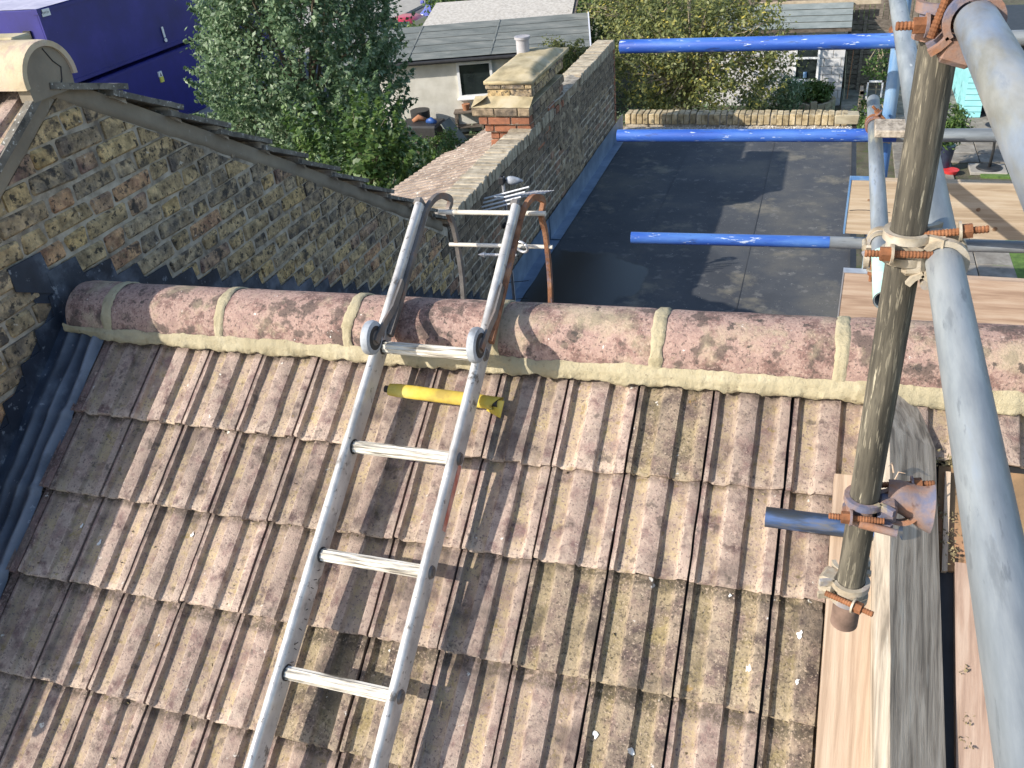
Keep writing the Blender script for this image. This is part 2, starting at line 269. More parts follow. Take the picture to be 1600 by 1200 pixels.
# ------------------------------------------------------------------ mesh helpers
def tag(o, label=None, cat=None, group=None, kind=None):
    if label: o['label'] = label
    if cat: o['category'] = cat
    if group: o['group'] = group
    if kind: o['kind'] = kind
    return o
def empty(name, loc, label=None, cat=None, group=None, kind=None):
    o = bpy.data.objects.new(name, None); COL.objects.link(o); o.location = loc
    o.empty_display_size = .1
    return tag(o, label, cat, group, kind)
def wloc(p):
    v = V(0, 0, 0)
    while p is not None:
        v = v + Vector(p.location); p = p.parent
    return v
def link_obj(name, me, parent=None, mw=None):
    """mw: world matrix; all parents carry translation only"""
    o = bpy.data.objects.new(name, me); COL.objects.link(o)
    if mw is not None:
        mm = mw.copy()
        if parent: mm.translation = mm.translation - wloc(parent)
        o.matrix_local = mm
    if parent:
        o.parent = parent
    return o
class MB:
    def __init__(s): s.v = []; s.f = []; s.a = []
    def add(s, vs, fs):
        n = len(s.v); s.v += [tuple(x) for x in vs]; s.f += [tuple(i+n for i in f) for f in fs]; return n
    def box(s, lo, hi, M=None, j=0.):
        x0, y0, z0 = lo; x1, y1, z1 = hi
        vs = [V(x, y, z) for z in (z0, z1) for y in (y0, y1) for x in (x0, x1)]
        if j: vs = [v+V(random.uniform(-j, j), random.uniform(-j, j), random.uniform(-j, j)) for v in vs]
        if M: vs = [M @ v for v in vs]
        s.add(vs, [(0, 2, 3, 1), (4, 5, 7, 6), (0, 1, 5, 4), (2, 6, 7, 3), (0, 4, 6, 2), (1, 3, 7, 5)]); return s
    def cbox(s, lo, hi, c=.004, M=None, j=0.):
        """box with chamfered edges (all 12)"""
        x0, y0, z0 = lo; x1, y1, z1 = hi
        vs = []
        idx = {}
        for ix, x in enumerate((x0, x1)):
            for iy, y in enumerate((y0, y1)):
                for iz, z in enumerate((z0, z1)):
                    sx, sy, sz = (1, -1)[ix], (1, -1)[iy], (1, -1)[iz]
                    jj = V(random.uniform(-j, j), random.uniform(-j, j), random.uniform(-j, j)) if j else V(0, 0, 0)
                    for k in range(3):
                        d = [c*sx, c*sy, c*sz]; d[k] = 0
                        idx[(ix, iy, iz, k)] = len(vs); vs.append(V(x+d[0], y+d[1], z+d[2])+jj)
        if M: vs = [M @ v for v in vs]
        fs = []
        g = lambda a, b, c_, k: idx[(a, b, c_, k)]
        for i in (0, 1):
            q = [g(i, 0, 0, 0), g(i, 1, 0, 0), g(i, 1, 1, 0), g(i, 0, 1, 0)]; fs.append(q if i else q[::-1])
            q = [g(0, i, 0, 1), g(0, i, 1, 1), g(1, i, 1, 1), g(1, i, 0, 1)]; fs.append(q if i else q[::-1])
            q = [g(0, 0, i, 2), g(1, 0, i, 2), g(1, 1, i, 2), g(0, 1, i, 2)]; fs.append(q if i else q[::-1])
        for a in (0, 1):
            for b in (0, 1):
                fs.append((g(a, b, 0, 0), g(a, b, 1, 0), g(a, b, 1, 1), g(a, b, 0, 1)))
                fs.append((g(a, 0, b, 0), g(a, 1, b, 0), g(a, 1, b, 2), g(a, 0, b, 2)))
                fs.append((g(0, a, b, 1), g(1, a, b, 1), g(1, a, b, 2), g(0, a, b, 2)))
                for c_ in (0, 1):
                    fs.append((g(a, b, c_, 0), g(a, b, c_, 1), g(a, b, c_, 2)))
        s.add(vs, fs); return s
    def tube(s, p, q, r, n=16, r2=None, cap=True, rin=0, depth=.05):
        p, q = Vector(p), Vector(q); d = (q-p).normalized()
        u = d.orthogonal().normalized(); w = d.cross(u)
        r2 = r if r2 is None else r2
        ring = lambda c, rr: [c+u*rr*math.cos(2*math.pi*i/n)+w*rr*math.sin(2*math.pi*i/n) for i in range(n)]
        k = s.add(ring(p, r)+ring(q, r2), [(i, (i+1) % n, n+(i+1) % n, n+i) for i in range(n)])
        if cap:
            if rin:
                for c, dd, rr, fl in ((p, d, r, 0), (q, -d, r2, 1)):
                    vs = ring(c, rr)+ring(c, rin)+ring(c+dd*depth, rin)
                    fs = [(i, n+i, n+(i+1) % n, (i+1) % n) for i in range(n)]+[(n+i, 2*n+i, 2*n+(i+1) % n, n+(i+1) % n) for i in range(n)]
                    fs += [tuple(2*n+i for i in range(n))[::-1]]
                    if fl: fs = [f[::-1] for f in fs]
                    s.add(vs, fs)
            else:
                s.f += [tuple(k+i for i in range(n))[::-1], tuple(k+n+i for i in range(n))]
        return s
    def chain(s, pts, r, n=8):
        """swept round tube along points; r number or list"""
        pts = [Vector(p) for p in pts]; rs = r if isinstance(r, (list, tuple)) else [r]*len(pts)
        t0 = (pts[1]-pts[0]).normalized(); u = t0.orthogonal().normalized(); vs = []
        for i, p in enumerate(pts):
            t = (pts[min(i+1, len(pts)-1)]-pts[max(i-1, 0)]).normalized()
            u = (u-t*u.dot(t)).normalized(); w = t.cross(u)
            vs += [p+u*rs[i]*math.cos(2*math.pi*k/n)+w*rs[i]*math.sin(2*math.pi*k/n) for k in range(n)]
        fs = [(i*n+k, i*n+(k+1) % n, (i+1)*n+(k+1) % n, (i+1)*n+k) for i in range(len(pts)-1) for k in range(n)]
        fs += [tuple(range(n))[::-1], tuple((len(pts)-1)*n+k for k in range(n))]
        s.add(vs, fs); return s
    def strap(s, pts, nrm, w, t):
        """flat bar along pts; nrm = constant width direction, w width, t thickness"""
        pts = [Vector(p) for p in pts]; nrm = Vector(nrm).normalized(); vs = []
        for i, p in enumerate(pts):
            d = (pts[min(i+1, len(pts)-1)]-pts[max(i-1, 0)]).normalized(); b = d.cross(nrm).normalized()
            vs += [p+nrm*w/2+b*t/2, p-nrm*w/2+b*t/2, p-nrm*w/2-b*t/2, p+nrm*w/2-b*t/2]
        fs = [(i*4+k, i*4+(k+1) % 4, (i+1)*4+(k+1) % 4, (i+1)*4+k) for i in range(len(pts)-1) for k in range(4)]
        e = (len(pts)-1)*4
        fs += [(3, 2, 1, 0), (e, e+1, e+2, e+3)]
        s.add(vs, fs); return s
    def prism(s, poly, d, M=None):
        """poly 3-D points, extruded by vector d"""
        poly = [Vector(p) for p in poly]; d = Vector(d); n = len(poly)
        vs = poly+[p+d for p in poly]
        if M: vs = [M @ v for v in vs]
        s.add(vs, [tuple(range(n)), tuple(range(n, 2*n))[::-1]]+[(i, n+i, n+(i+1) % n, (i+1) % n) for i in range(n)]); return s
    def grid(s, fn, nu, nv):
        vs = [fn(i/nu, j/nv) for i in range(nu+1) for j in range(nv+1)]
        s.add(vs, [(i*(nv+1)+j, (i+1)*(nv+1)+j, (i+1)*(nv+1)+j+1, i*(nv+1)+j+1) for i in range(nu) for j in range(nv)]); return s
    def mesh(s, name, mt, off=V(0, 0, 0), smooth=False, fix=True):
        me = bpy.data.meshes.new(name)
        me.from_pydata([tuple(Vector(v)-off) for v in s.v], [], s.f)
        if fix:
            import bmesh
            bm = bmesh.new(); bm.from_mesh(me); bmesh.ops.recalc_face_normals(bm, faces=bm.faces); bm.to_mesh(me); bm.free()
        if mt: me.materials.append(mt)
        if smooth:
            me.polygons.foreach_set('use_smooth', [True]*len(me.polygons))
            if smooth != 'all': me.set_sharp_from_angle(angle=math.radians(smooth if not isinstance(smooth, bool) else 40))
        return me
    def build(s, name, mt, parent=None, smooth=False, label=None, cat=None, group=None, kind=None, origin=None, fix=True):
        off = wloc(parent) if parent else V(0, 0, 0)
        o2 = Vector(origin) if origin is not None else off
        me = s.mesh(name, mt, o2, smooth, fix)
        o = link_obj(name, me, parent); o.location = o2-off
        return tag(o, label, cat, group, kind)
def basis(x, y, z, loc):
    mm = Matrix((Vector(x), Vector(y), Vector(z))).transposed().to_4x4(); mm.translation = Vector(loc); return mm
def set_attr(me, vals, nm='v'):
    a = me.attributes.new(nm, 'FLOAT', 'POINT'); a.data.foreach_set('value', np.asarray(vals, dtype=np.float32))
def fast_mesh(name, verts, faces4, mt, vals=None):
    me = bpy.data.meshes.new(name)
    nv, nf = len(verts), len(faces4)
    me.vertices.add(nv); me.vertices.foreach_set('co', np.asarray(verts, dtype=np.float32).ravel())
    me.loops.add(nf*4); me.loops.foreach_set('vertex_index', np.asarray(faces4, dtype=np.int32).ravel())
    me.polygons.add(nf); me.polygons.foreach_set('loop_start', np.arange(0, nf*4, 4, dtype=np.int32))
    me.update(calc_edges=True); me.materials.append(mt)
    if vals is not None: set_attr(me, vals)
    return me

# ------------------------------------------------------------------ roof frame
TH = .606095
K = .0205
EX = V(1, 0, K).normalized()
ES = V(0, -math.cos(TH), -math.sin(TH))          # down the slope
RN = EX.cross(-ES).normalized()
def RF(a, s, h=0.): return EX*a+ES*s+RN*h
PROF = [(.0008, -.001), (.013, 0), (.0185, -.014), (.022, -.017), (.053, -.017), (.058, -.0145), (.0665, -.001), (.0695, 0), (.110, 0), (.1135, -.001),
        (.119, -.014), (.123, -.017), (.157, -.017), (.162, -.0145), (.1705, -.001), (.1735, 0), (.1945, 0)]
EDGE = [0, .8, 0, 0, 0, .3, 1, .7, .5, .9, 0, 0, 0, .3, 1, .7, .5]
def prof_h(a):
    a = a % .2
    for (x0, h0), (x1, h1) in zip(PROF, PROF[1:]):
        if x0 <= a <= x1: return h0+(h1-h0)*(a-x0)/(x1-x0)
    return -.006
def tile_mesh(name, mt, seed, length=.335, drop=.018, gauge=.262, prof=PROF, th=.014, nl=6):
    rnd = random.Random(seed); vs = []; att = []
    nP = len(prof)
    ys = [0, .004]+[length*k/(nl-1) for k in range(1, nl)]
    if prof is PROF and length > .3: ys = [0, .004, .06, .12, .18, .238, .256, length]
    chips = [rnd.gauss(0, .0016) for _ in prof]
    for iy, y in enumerate(ys):
        for ip, (a, h) in enumerate(prof):
            jx = rnd.gauss(0, .0006); jz = rnd.gauss(0, .0005)
            yy = y+(chips[ip] if iy < 2 else 0)
            vs.append((a+jx, yy, h-drop*y/gauge+jz-(.0035 if iy == 0 else 0)))
            att.append(1. if h < -.012 else 0.)
    fs = [(r*nP+c, r*nP+c+1, (r+1)*nP+c+1, (r+1)*nP+c) for r in range(len(ys)-1) for c in range(nP-1)]
    # front lip
    n0 = len(vs)
    for (a, h), c in zip(prof, chips): vs.append((a, .001+c, h-th)); att.append(.6)
    fs += [(c, n0+c, n0+c+1, c+1) for c in range(nP-1)]
    # left and right cheeks
    n1 = len(vs); R = len(ys)
    for y in ys: vs.append((prof[0][0], y, prof[0][1]-th-drop*y/gauge)); att.append(0)
    fs += [(r*nP, (r+1)*nP, n1+r+1, n1+r) for r in range(R-1)]
    n2 = len(vs)
    for y in ys: vs.append((prof[-1][0], y, prof[-1][1]-th-drop*y/gauge)); att.append(0)
    fs += [((r+1)*nP+nP-1, r*nP+nP-1, n2+r, n2+r+1) for r in range(R-1)]
    me = bpy.data.meshes.new(name); me.from_pydata(vs, [], fs)
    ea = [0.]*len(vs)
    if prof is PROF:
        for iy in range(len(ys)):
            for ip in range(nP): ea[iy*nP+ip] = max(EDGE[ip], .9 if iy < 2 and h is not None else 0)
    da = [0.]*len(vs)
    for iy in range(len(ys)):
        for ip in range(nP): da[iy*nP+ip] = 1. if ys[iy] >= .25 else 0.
    me.materials.append(mt); set_attr(me, att); set_attr(me, ea, 'e'); set_attr(me, da, 'd')
    me.polygons.foreach_set('use_smooth', [True]*len(me.polygons)); me.set_sharp_from_angle(angle=math.radians(24))
    return me
TM = [tile_mesh('roof_tile', tile_m, 10+i) for i in range(6)]
moss_tile_m = mat('mossy_concrete_tile', [(.35, (.068, .050, .044)), (.45, (.155, .11, .096)), (.55, (.235, .165, .138)), (.68, (.28, .225, .165))], scale=8, rough=.95,
             bump=1.1, bscale=120, rnd=.15, bdist=.005,
             attr=[((.38, .305, .185), 11, .34, .54, .85), ((.38, .30, .13), 14, .50, .62, .6), ((.10, .08, .05), 40, .58, .66, .7)],
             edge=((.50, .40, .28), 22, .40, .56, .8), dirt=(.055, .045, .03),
             specks=[((.60, .47, .36), 150, .56, .64, .6), ((.05, .04, .034), 135, .545, .62, .7), ((.085, .07, .06), 7, .53, .66, .7), ((.36, .22, .05), 12, .70, .73, .6), ((.8, .78, .74), 26, .68, .71, .9)])
TM2 = [tile_mesh('roof_tile', moss_tile_m, 30+i) for i in range(4)]

# ------------------------------------------------------------------ ground, road, pavement (structure)
GZ = -6.0
g = MB(); g.grid(lambda u, v: V(-120+240*u, -40+220*v, GZ), 2, 2)
g.build('ground', soil_m, kind='structure')
g = MB(); g.grid(lambda u, v: V(-17.4+3.9*u, 5+120*v, GZ+.02), 1, 1); g.build('road', asph_m, kind='structure')
g = MB(); g.box((-40, 5, GZ), (-17.55, 125, GZ+.12)); g.build('pavement', kerb_m, kind='structure')
g = MB(); g.box((-17.55, 5, GZ), (-17.4, 125, GZ+.13)); g.build('kerb', kerb_m, kind='structure')
g = MB(); g.box((-13.5, 5, GZ), (-13.3, 125, GZ+.12)); g.build('kerb', kerb_m, kind='structure')
for x in (-15.45, -15.2):
    g = MB(); g.grid(lambda u, v: V(x+.1*u, 5+110*v, GZ+.024), 1, 1); g.build('yellow_line', yel_m, kind='structure')
g = MB()
g.box((2.7, 20.6, GZ), (5.1, 27.2, GZ+.03)); g.build('garden_path', soil_m, kind='structure')

# patio slabs
patio = empty('patio', (5, 18, GZ), kind='structure')
base = MB(); base.box((2.6, 13.2, GZ), (9, 27.4, GZ+.015)); base.build('slab_bedding', soil_m, patio)
sm = []
for i in range(4):
    mb = MB(); mb.cbox((-.295, -.295, 0), (.295, .295, .04), .008, j=.004); sm.append(mb.mesh('paving_slab', pave_m))
r2 = random.Random(3)
ix = 0
for i in range(7):
    for j in range(23):
        x = 2.95+.61*i; y = 13.5+.61*j
        if 5.25 < x < 6.3 and (18.9 < y < 19.9): continue
        if x > 5.6 and y < 18.6: continue
        if x < 3.9 and y < 22.4 and y > 13: continue
        mw = Matrix.Translation((x, y, GZ+.012+r2.uniform(0, .006))) @ Matrix.Rotation(r2.uniform(-.01, .01)+(.0 if r2.random() < .5 else math.pi/2), 4, 'Z')
        link_obj('paving_slab', sm[r2.randrange(4)], patio, mw)
gl = MB(); gl.box((5.35, 13.2, GZ), (9, 18.5, GZ+.05)); gl.build('lawn', grass_m, kind='stuff', label='small bright green lawn beside the paving slabs')
gl = MB(); gl.box((5.62, 18.95, GZ), (6.3, 19.35, GZ+.06)); gl.build('lawn_edge', grass_m, kind='stuff', label='strip of green grass by the bird bath base')

# ------------------------------------------------------------------ our house: tiled roof
roof = empty('tiled_roof', (1.5, 0, 0), 'brown concrete tiled roof slope filling the foreground with a mortared ridge', 'roof')
rt = random.Random(5)
rows = [0., .258, .525, .808, 1.08, 1.352, 1.624]
for ri, s0 in enumerate(rows):
    for j in range(-1, 18):
        a0 = .2*j+.001
        if a0 > 2.35 and ri > 0: continue
        sf = s0
        if a0 > 2.35: sf = -.125
        me = TM[rt.randrange(6)]
        if rt.random() < (a0-1.0)*.35+(s0-.2)*.35: me = TM2[rt.randrange(4)]
        if j == -1:
            if ri == 0 and 'narrow' not in globals():
                narrow = tile_mesh('roof_tile', tile_m, 99, prof=[(.150, -.006), (.158, -.012), (.162, -.006), (.1705, -.001), (.174, 0), (.1965, 0)])
            me = narrow
        tw = rt.gauss(0, .0014)
        mx = basis(EX*math.cos(tw)-ES*math.sin(tw), -ES*math.cos(tw)-EX*math.sin(tw), RN, RF(a0+rt.gauss(0, .0005), sf+rt.gauss(0, .0015)+.004*math.sin(a0*2.1+ri), .002*math.sin(a0*3+ri*2)))
        link_obj('roof_tile', me, roof, mx)
# dark underlay below the joints
u = MB(); u.grid(lambda a, b: RF(-.25+4.0*a, -.36+2.4*b, -.048), 1, 1); u.build('underlay', black_m, roof)
# rear slope
REAR = .545
def rear_z(y): return .30-REAR*(y-.33)
u = MB(); u.grid(lambda a, b: V(-.25+4.0*a, .37+4.2*b, rear_z(.37+4.2*b)-.055), 1, 1); u.build('rear_slope', tile_m, roof)
# ridge tiles
RA = V(0, .341, .171); RR_ = .113
def ridge_pt(x, ang, r): return V(x, RA.y-r*math.cos(ang), RA.z+r*math.sin(ang)+(K+.0055)*x-.002)
jx = [-.185, -.008]+[.44+.4655*k for k in range(8)]
jxx = jx
for i in range(len(jxx)-1):
    x0, x1 = jxx[i]+.004, jxx[i+1]-.004
    rr = random.Random(i+40); dr = rr.uniform(-.002, .003); dz = rr.uniform(-.002, .002)
    nx, na = (6 if x1-x0 < .3 else 14), 22
    vs = []; 
    for ix_ in range(nx+1):
        x = x0+(x1-x0)*ix_/nx
        for ia in range(na+1):
            an = -.06+(math.pi+.12)*ia/na
            r = RR_+dr+.0018*mnoise.noise(V(x*9, an*3, i*7.))-(.004 if ix_ in (0, nx) else 0)
            p = ridge_pt(x, an, r); p.z += dz; vs.append(p)
    fs = [(a*(na+1)+b, (a+1)*(na+1)+b, (a+1)*(na+1)+b+1, a*(na+1)+b+1) for a in range(nx) for b in range(na)]
    off = len(vs)
    for x in (x0, x1):
        for ia in range(na+1):
            an = -.06+(math.pi+.12)*ia/na; vs.append(ridge_pt(x, an, RR_-.016))
    fs += [(b, b+1, off+b+1, off+b) for b in range(na)]
    fs += [(nx*(na+1)+b, nx*(na+1)+b+1, off+na+1+b+1, off+na+1+b) for b in range(na)]
    mb = MB(); mb.add(vs, fs); mb.build('ridge_tile', ridge_m, roof, smooth=50, origin=ridge_pt((x0+x1)/2, 0, 0))
    if i == 0:
        continue
    # mortar joint band at x0
    mb = MB()
    def jf(u, v, x0=x0, i=i):
        an = -.08+(math.pi+.16)*v
        w = .0185+.006*mnoise.noise(V(an*2.3, i*3.1, .5))+.004*mnoise.noise(V(an*9, i*3.1, u*2))
        x = x0-.004+(u-.5)*2*w+.006*mnoise.noise(V(an*1.3, i*5.7, 0))
        e = 1-abs(u-.5)*2
        return ridge_pt(x, an, RR_-.001+.0045*min(1, e*3)+.0012*mnoise.noise(V(an*9, u*4, i)))
    mb.grid(jf, 6, 44); mb.build('mortar_joint', mortar_m, roof, smooth='all')
# bedding mortar along the ridge foot
mb = MB(); NX = 760
rowsM = []
def bed(u, v):
    x = -.195+4.15*u
    n1 = mnoise.noise(V(x*7, 3.1, 0)); n2 = mnoise.noise(V(x*23, 8.2, 0)); n3 = mnoise.noise(V(x*61, 1.2, 0))
    top = ridge_pt(x, .10+.09*n1+.05*n2+.03*n3, RR_+.002)
    a = x
    hb = max(prof_h(a-.001), -.018)
    sb = -.252+.008*n1+.006*n2+.004*n3
    if x < .0: sb -= .03*(-x)/.19
    if v >= .999: return RF(a, sb-.012, hb-.014)
    bot = RF(a, sb, hb*.75+.003)
    t = min(v/.9, 1)
    p = top.lerp(bot-RN*(hb*.75*(1-t**5)), t)
    bulge = math.sin(math.pi*t)*.003+.0045*math.sin(math.pi*t)*mnoise.noise(V(x*11, t*3, 2))
    return p+V(0, -.75, .6)*bulge
mb.grid(bed, NX, 10); mb.build('bedding_mortar', mortar_m, roof, smooth='all')
# lead gutter against the gable wall
mb = MB()
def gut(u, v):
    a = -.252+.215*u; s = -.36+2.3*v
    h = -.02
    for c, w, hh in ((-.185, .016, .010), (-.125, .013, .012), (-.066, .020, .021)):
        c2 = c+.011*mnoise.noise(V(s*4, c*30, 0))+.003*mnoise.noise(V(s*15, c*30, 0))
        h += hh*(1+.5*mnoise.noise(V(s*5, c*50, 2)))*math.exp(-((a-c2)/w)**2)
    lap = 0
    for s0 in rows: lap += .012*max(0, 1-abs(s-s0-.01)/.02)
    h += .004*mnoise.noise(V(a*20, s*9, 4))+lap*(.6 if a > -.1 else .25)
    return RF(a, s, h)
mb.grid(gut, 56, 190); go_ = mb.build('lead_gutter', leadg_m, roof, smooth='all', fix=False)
set_attr(go_.data, [min(1, max(0, ((Vector(p).dot(RN))+.020)/.022)) for p in mb.v])  # roll height as mask for the painted sky highlight
# moss, grit
mb = MB(); rm = random.Random(11)
for k in range(1500):
    r_ = rm.randrange(6); j = rm.randrange(0, 13)
    if rm.random() < .62:
        off = rm.choice((.04, .142))+rm.gauss(0, .009); s = rows[r_]-rm.random()*.26
    else:
        off = rm.random()*.2; s = rows[r_]+abs(rm.gauss(0, .004))+.003
    a = .2*j+off
    if a > 2.3 or (a > 2.2 and s > -.05 and a > 2.29): continue
    h = prof_h(a)-.017*(max(0, (rows[min(r_, 6)]-s)) if s <= rows[r_] else .25)/.262
    sz = abs(rm.gauss(.0016, .0013))+.0008
    if mnoise.noise(V(a*2.3, s*2.3, 5)) < -.05 and rm.random() < .6: continue
    c = RF(a, s, h+sz*.3)
    vs = [c+V(rm.gauss(0, 1), rm.gauss(0, 1), rm.gauss(0, 1)).normalized()*sz*rm.uniform(.7, 1.4) for _ in range(4)]
    mb.add(vs, [(0, 1, 2), (0, 2, 3), (0, 3, 1), (1, 3, 2)])
mb.build('moss_debris', mossd_m, roof, kind='stuff')
# bird droppings
rd = random.Random(21)
for (a, s, sz) in [(2.265, .335, .014), (2.27, .44, .010), (2.16, .43, .012), (2.18, .02, .009), (1.92, .66, .016), (1.83, .64, .013), (.55, .33, .011), (.24, .40, .014), (.20, .62, .010), (.15, .36, .012), (1.25, .95, .014), (2.10, .27, .007), (.98, .58, .008)]:
    mb = MB(); n = 11; sz *= .7
    ring = [(a+sz*rd.uniform(.4, 1.2)*math.cos(6.28*q/n)*.8, s+sz*rd.uniform(.4, 1.5)*math.sin(6.28*q/n)) for q in range(n)]
    hc = prof_h(a)-.017*((min([r0 for r0 in rows if r0 >= s] or [s])-s))/.262
    vs = [RF(x, y, prof_h(x)-.017*((min([r0 for r0 in rows if r0 >= s] or [s])-y))/.262+.0006) for x, y in ring]+[RF(a, s, hc+.0018)]
    mb.add(vs, [(q, (q+1) % n, n) for q in range(n)]); mb.build('bird_dropping', drop_m, roof)

# ------------------------------------------------------------------ bricks
WX = -.25
def brick_proto(mt, dy, dz, dx, n, name='brick', j=.0035, c=.005):
    out = []
    for i in range(n):
        mb = MB(); mb.cbox((-dx, -dy/2, -dz/2), (0, dy/2, dz/2), c, j=j)
        out.append(mb.mesh(name, mt))
    return out
def clip(poly, n, d):
    """keep points with n.p <= d (2-D)"""
    out = []
    for i in range(len(poly)):
        p, q = poly[i], poly[(i+1) % len(poly)]
        fp = n[0]*p[0]+n[1]*p[1]-d; fq = n[0]*q[0]+n[1]*q[1]-d
        if fp <= 0: out.append(p)
        if fp*fq < 0:
            t = fp/(fp-fq); out.append((p[0]+(q[0]-p[0])*t, p[1]+(q[1]-p[1])*t))
    return out
def area(p): return abs(sum(p[i][0]*p[(i+1) % len(p)][1]-p[(i+1) % len(p)][0]*p[i][1] for i in range(len(p))))/2
def verge_z(y):                                   # top of the gable (underside of the verge tiles)
    ap = (.565, .935)
    if y <= ap[0]: return .895-.60*(ap[0]-y)
    return ap[1]-.565*(y-ap[0])-.010*(y-ap[0])**2
def brick_wall(wall, y0, y1, zlo, zhi, cuts, mt, seed, maxparts=300, keep=None, x=WX):
    """Flemish bond in the plane X=x facing +X; cuts: half planes to keep; bricks cut by them are clipped"""
    S = brick_proto(mt, .2135, .063, .06, 10, j=.0048, c=.009); H = brick_proto(mt, .101, .063, .06, 10, j=.0048, c=.009)
    r = random.Random(seed); far = MB(); n = 0
    k = 0; z = zlo
    jobs = []
    while z < zhi:
        y = y0+(.1125/2 if k % 2 else 0)-.2; q = k
        while y < y1:
            w = .215 if q % 2 == 0 else .102
            jobs.append((y, z, w)); y += w+.0105; q += 1
        z += .075; k += 1
    for (y, z, w) in jobs:
        if y+w < y0 or y > y1: continue
        poly = [(y, z), (y+w, z), (y+w, z+.064), (y, z+.064)]
        p = poly
        for c in cuts(y): p = clip(p, (c[0], c[1]), c[2])
        p2 = p
        if len(p2) < 3 or area(p2) < .0006: continue
        if keep and not keep(y+w/2, z): continue
        full = abs(area(p2)-.064*w) < 1e-5
        px = x+r.uniform(-.001, .004)
        if n < maxparts:
            if full:
                me = (S if w > .2 else H)[r.randrange(10)]
                mw = Matrix.Translation((px, y+w/2+r.gauss(0, .0012), z+.032+r.gauss(0, .001))) @ Matrix.Rotation(r.gauss(0, .008), 4, 'X') @ Matrix.Rotation(r.choice((0, math.pi)), 4, 'X')
                link_obj('brick', me, wall, mw)
            else:
                mb = MB(); mb.prism([(px, a, b) for a, b in p2], (-.05, 0, 0)); mb.build('brick', mt, wall, origin=(px, y+w/2, z+.03))
            n += 1
        else:
            far.prism([(px, a, b) for a, b in p2], (-.05, 0, 0))
    if far.v: far.build('brickwork', mt, wall, kind='stuff')

gable = empty('gable_wall', (WX, 1.2, 0), 'yellow and brown stock brick gable wall at left with stepped lead at its foot', 'wall')
def gcuts(y):
    c = [(-.60, 1, .895-.60*.565-.075), (.60, 1, .935+.60*.565-.075)]
    if y > 1.4: c[1] = (.63, 1, verge_z(2.4)+.63*2.4-.085)
    fz = .69; c.append((fz, -1, 0.015)) if y < .30 else c.append((-REAR, -1, -(.30+REAR*.33)+.03))
    return c
brick_wall(gable, -1.3, 3.62, -1.60, 1.0, gcuts, brick_m, 3, keep=lambda y, z: y < 3.6)
# mortar plane + core
mb = MB()
ys = [-1.3+.1*i for i in range(50)]
prof = [(y, verge_z(y)-.03) for y in ys]
poly = [(WX-.0065, y, z) for y, z in prof]+[(WX-.0065, ys[-1], -2.3), (WX-.0065, ys[0], -2.3)]
mb.prism(poly, (-.20, 0, 0)); mb.build('mortar_bed', gmort_m, gable)
# verge fillet band
def band(u, v):
    y = -.75+4.25*u; z = verge_z(y)-.002-.078*v-(.010*mnoise.noise(V(y*9, 0, 3)) if v > .9 else 0)
    return V(WX+.006+.002*mnoise.noise(V(y*20, z*20, 1))-(.012 if v > .99 else 0), y, z)
mb = MB(); mb.grid(band, 190, 5); mb.build('verge_mortar', fillet_m, gable, smooth='all')
# stepped flashing
def steps(name, yfrom, yto, zline, h0, parent, sgn):
    k0 = -30
    pieces = MB()
    z = -1.60-.006
    while z < .95:
        zt = z
        # y where roof line + h0 = zt
        f = lambda y: zline(y)+h0-zt
        lo, hi = yfrom, yto
        if f(lo)*f(hi) < 0:
            for _ in range(40):
                mid = (lo+hi)/2
                if f(lo)*f(mid) <= 0: hi = mid
                else: lo = mid
            yc = lo
            slope = (zline(yc+.01)-zline(yc-.01))/.02
            dy = .075/abs(slope)
            a, b = (yc-dy, yc) if slope < 0 else (yc, yc+dy)
            rj = random.uniform(-.012, .012)
            p = [(a, zline(a)-.06), (b, zline(b)-.06), (b, zt+(0 if slope < 0 else 0)), (a, zt)]
            if slope < 0: p = [(a, zline(a)-.06), (b+.02, zline(b+.02)-.06), (b+rj, zt-.004), (a+rj*.3, zt)]
            else: p = [(a-.02, zline(a-.02)-.06), (b, zline(b)-.06), (b-rj*.3, zt), (a+rj, zt-.004)]
            m2 = MB(); xx = WX+.008+random.uniform(0, .002); m2.prism([(xx, q[0], q[1]) for q in p], (-.004, 0, 0))
            m2.build(name, lead_m, parent)
        z += .075
steps('lead_step', .27, 4.6, lambda y: rear_z(y), .095, gable, 1)
steps('lead_step', -1.3, .30, lambda y: .692*y-.01, .10, gable, -1)
mb = MB()
mb.grid(lambda u, v: V(WX+.004, .2+4.3*u, rear_z(.2+4.3*u)-.10+.13*v), 30, 1); mb.build('lead_upstand', lead_m, gable)
mb = MB()
mb.grid(lambda u, v: V(WX+.004, -1.4+1.7*u, .692*(-1.4+1.7*u)-.06+.11*v), 30, 1); mb.build('lead_upstand', lead_m, gable)

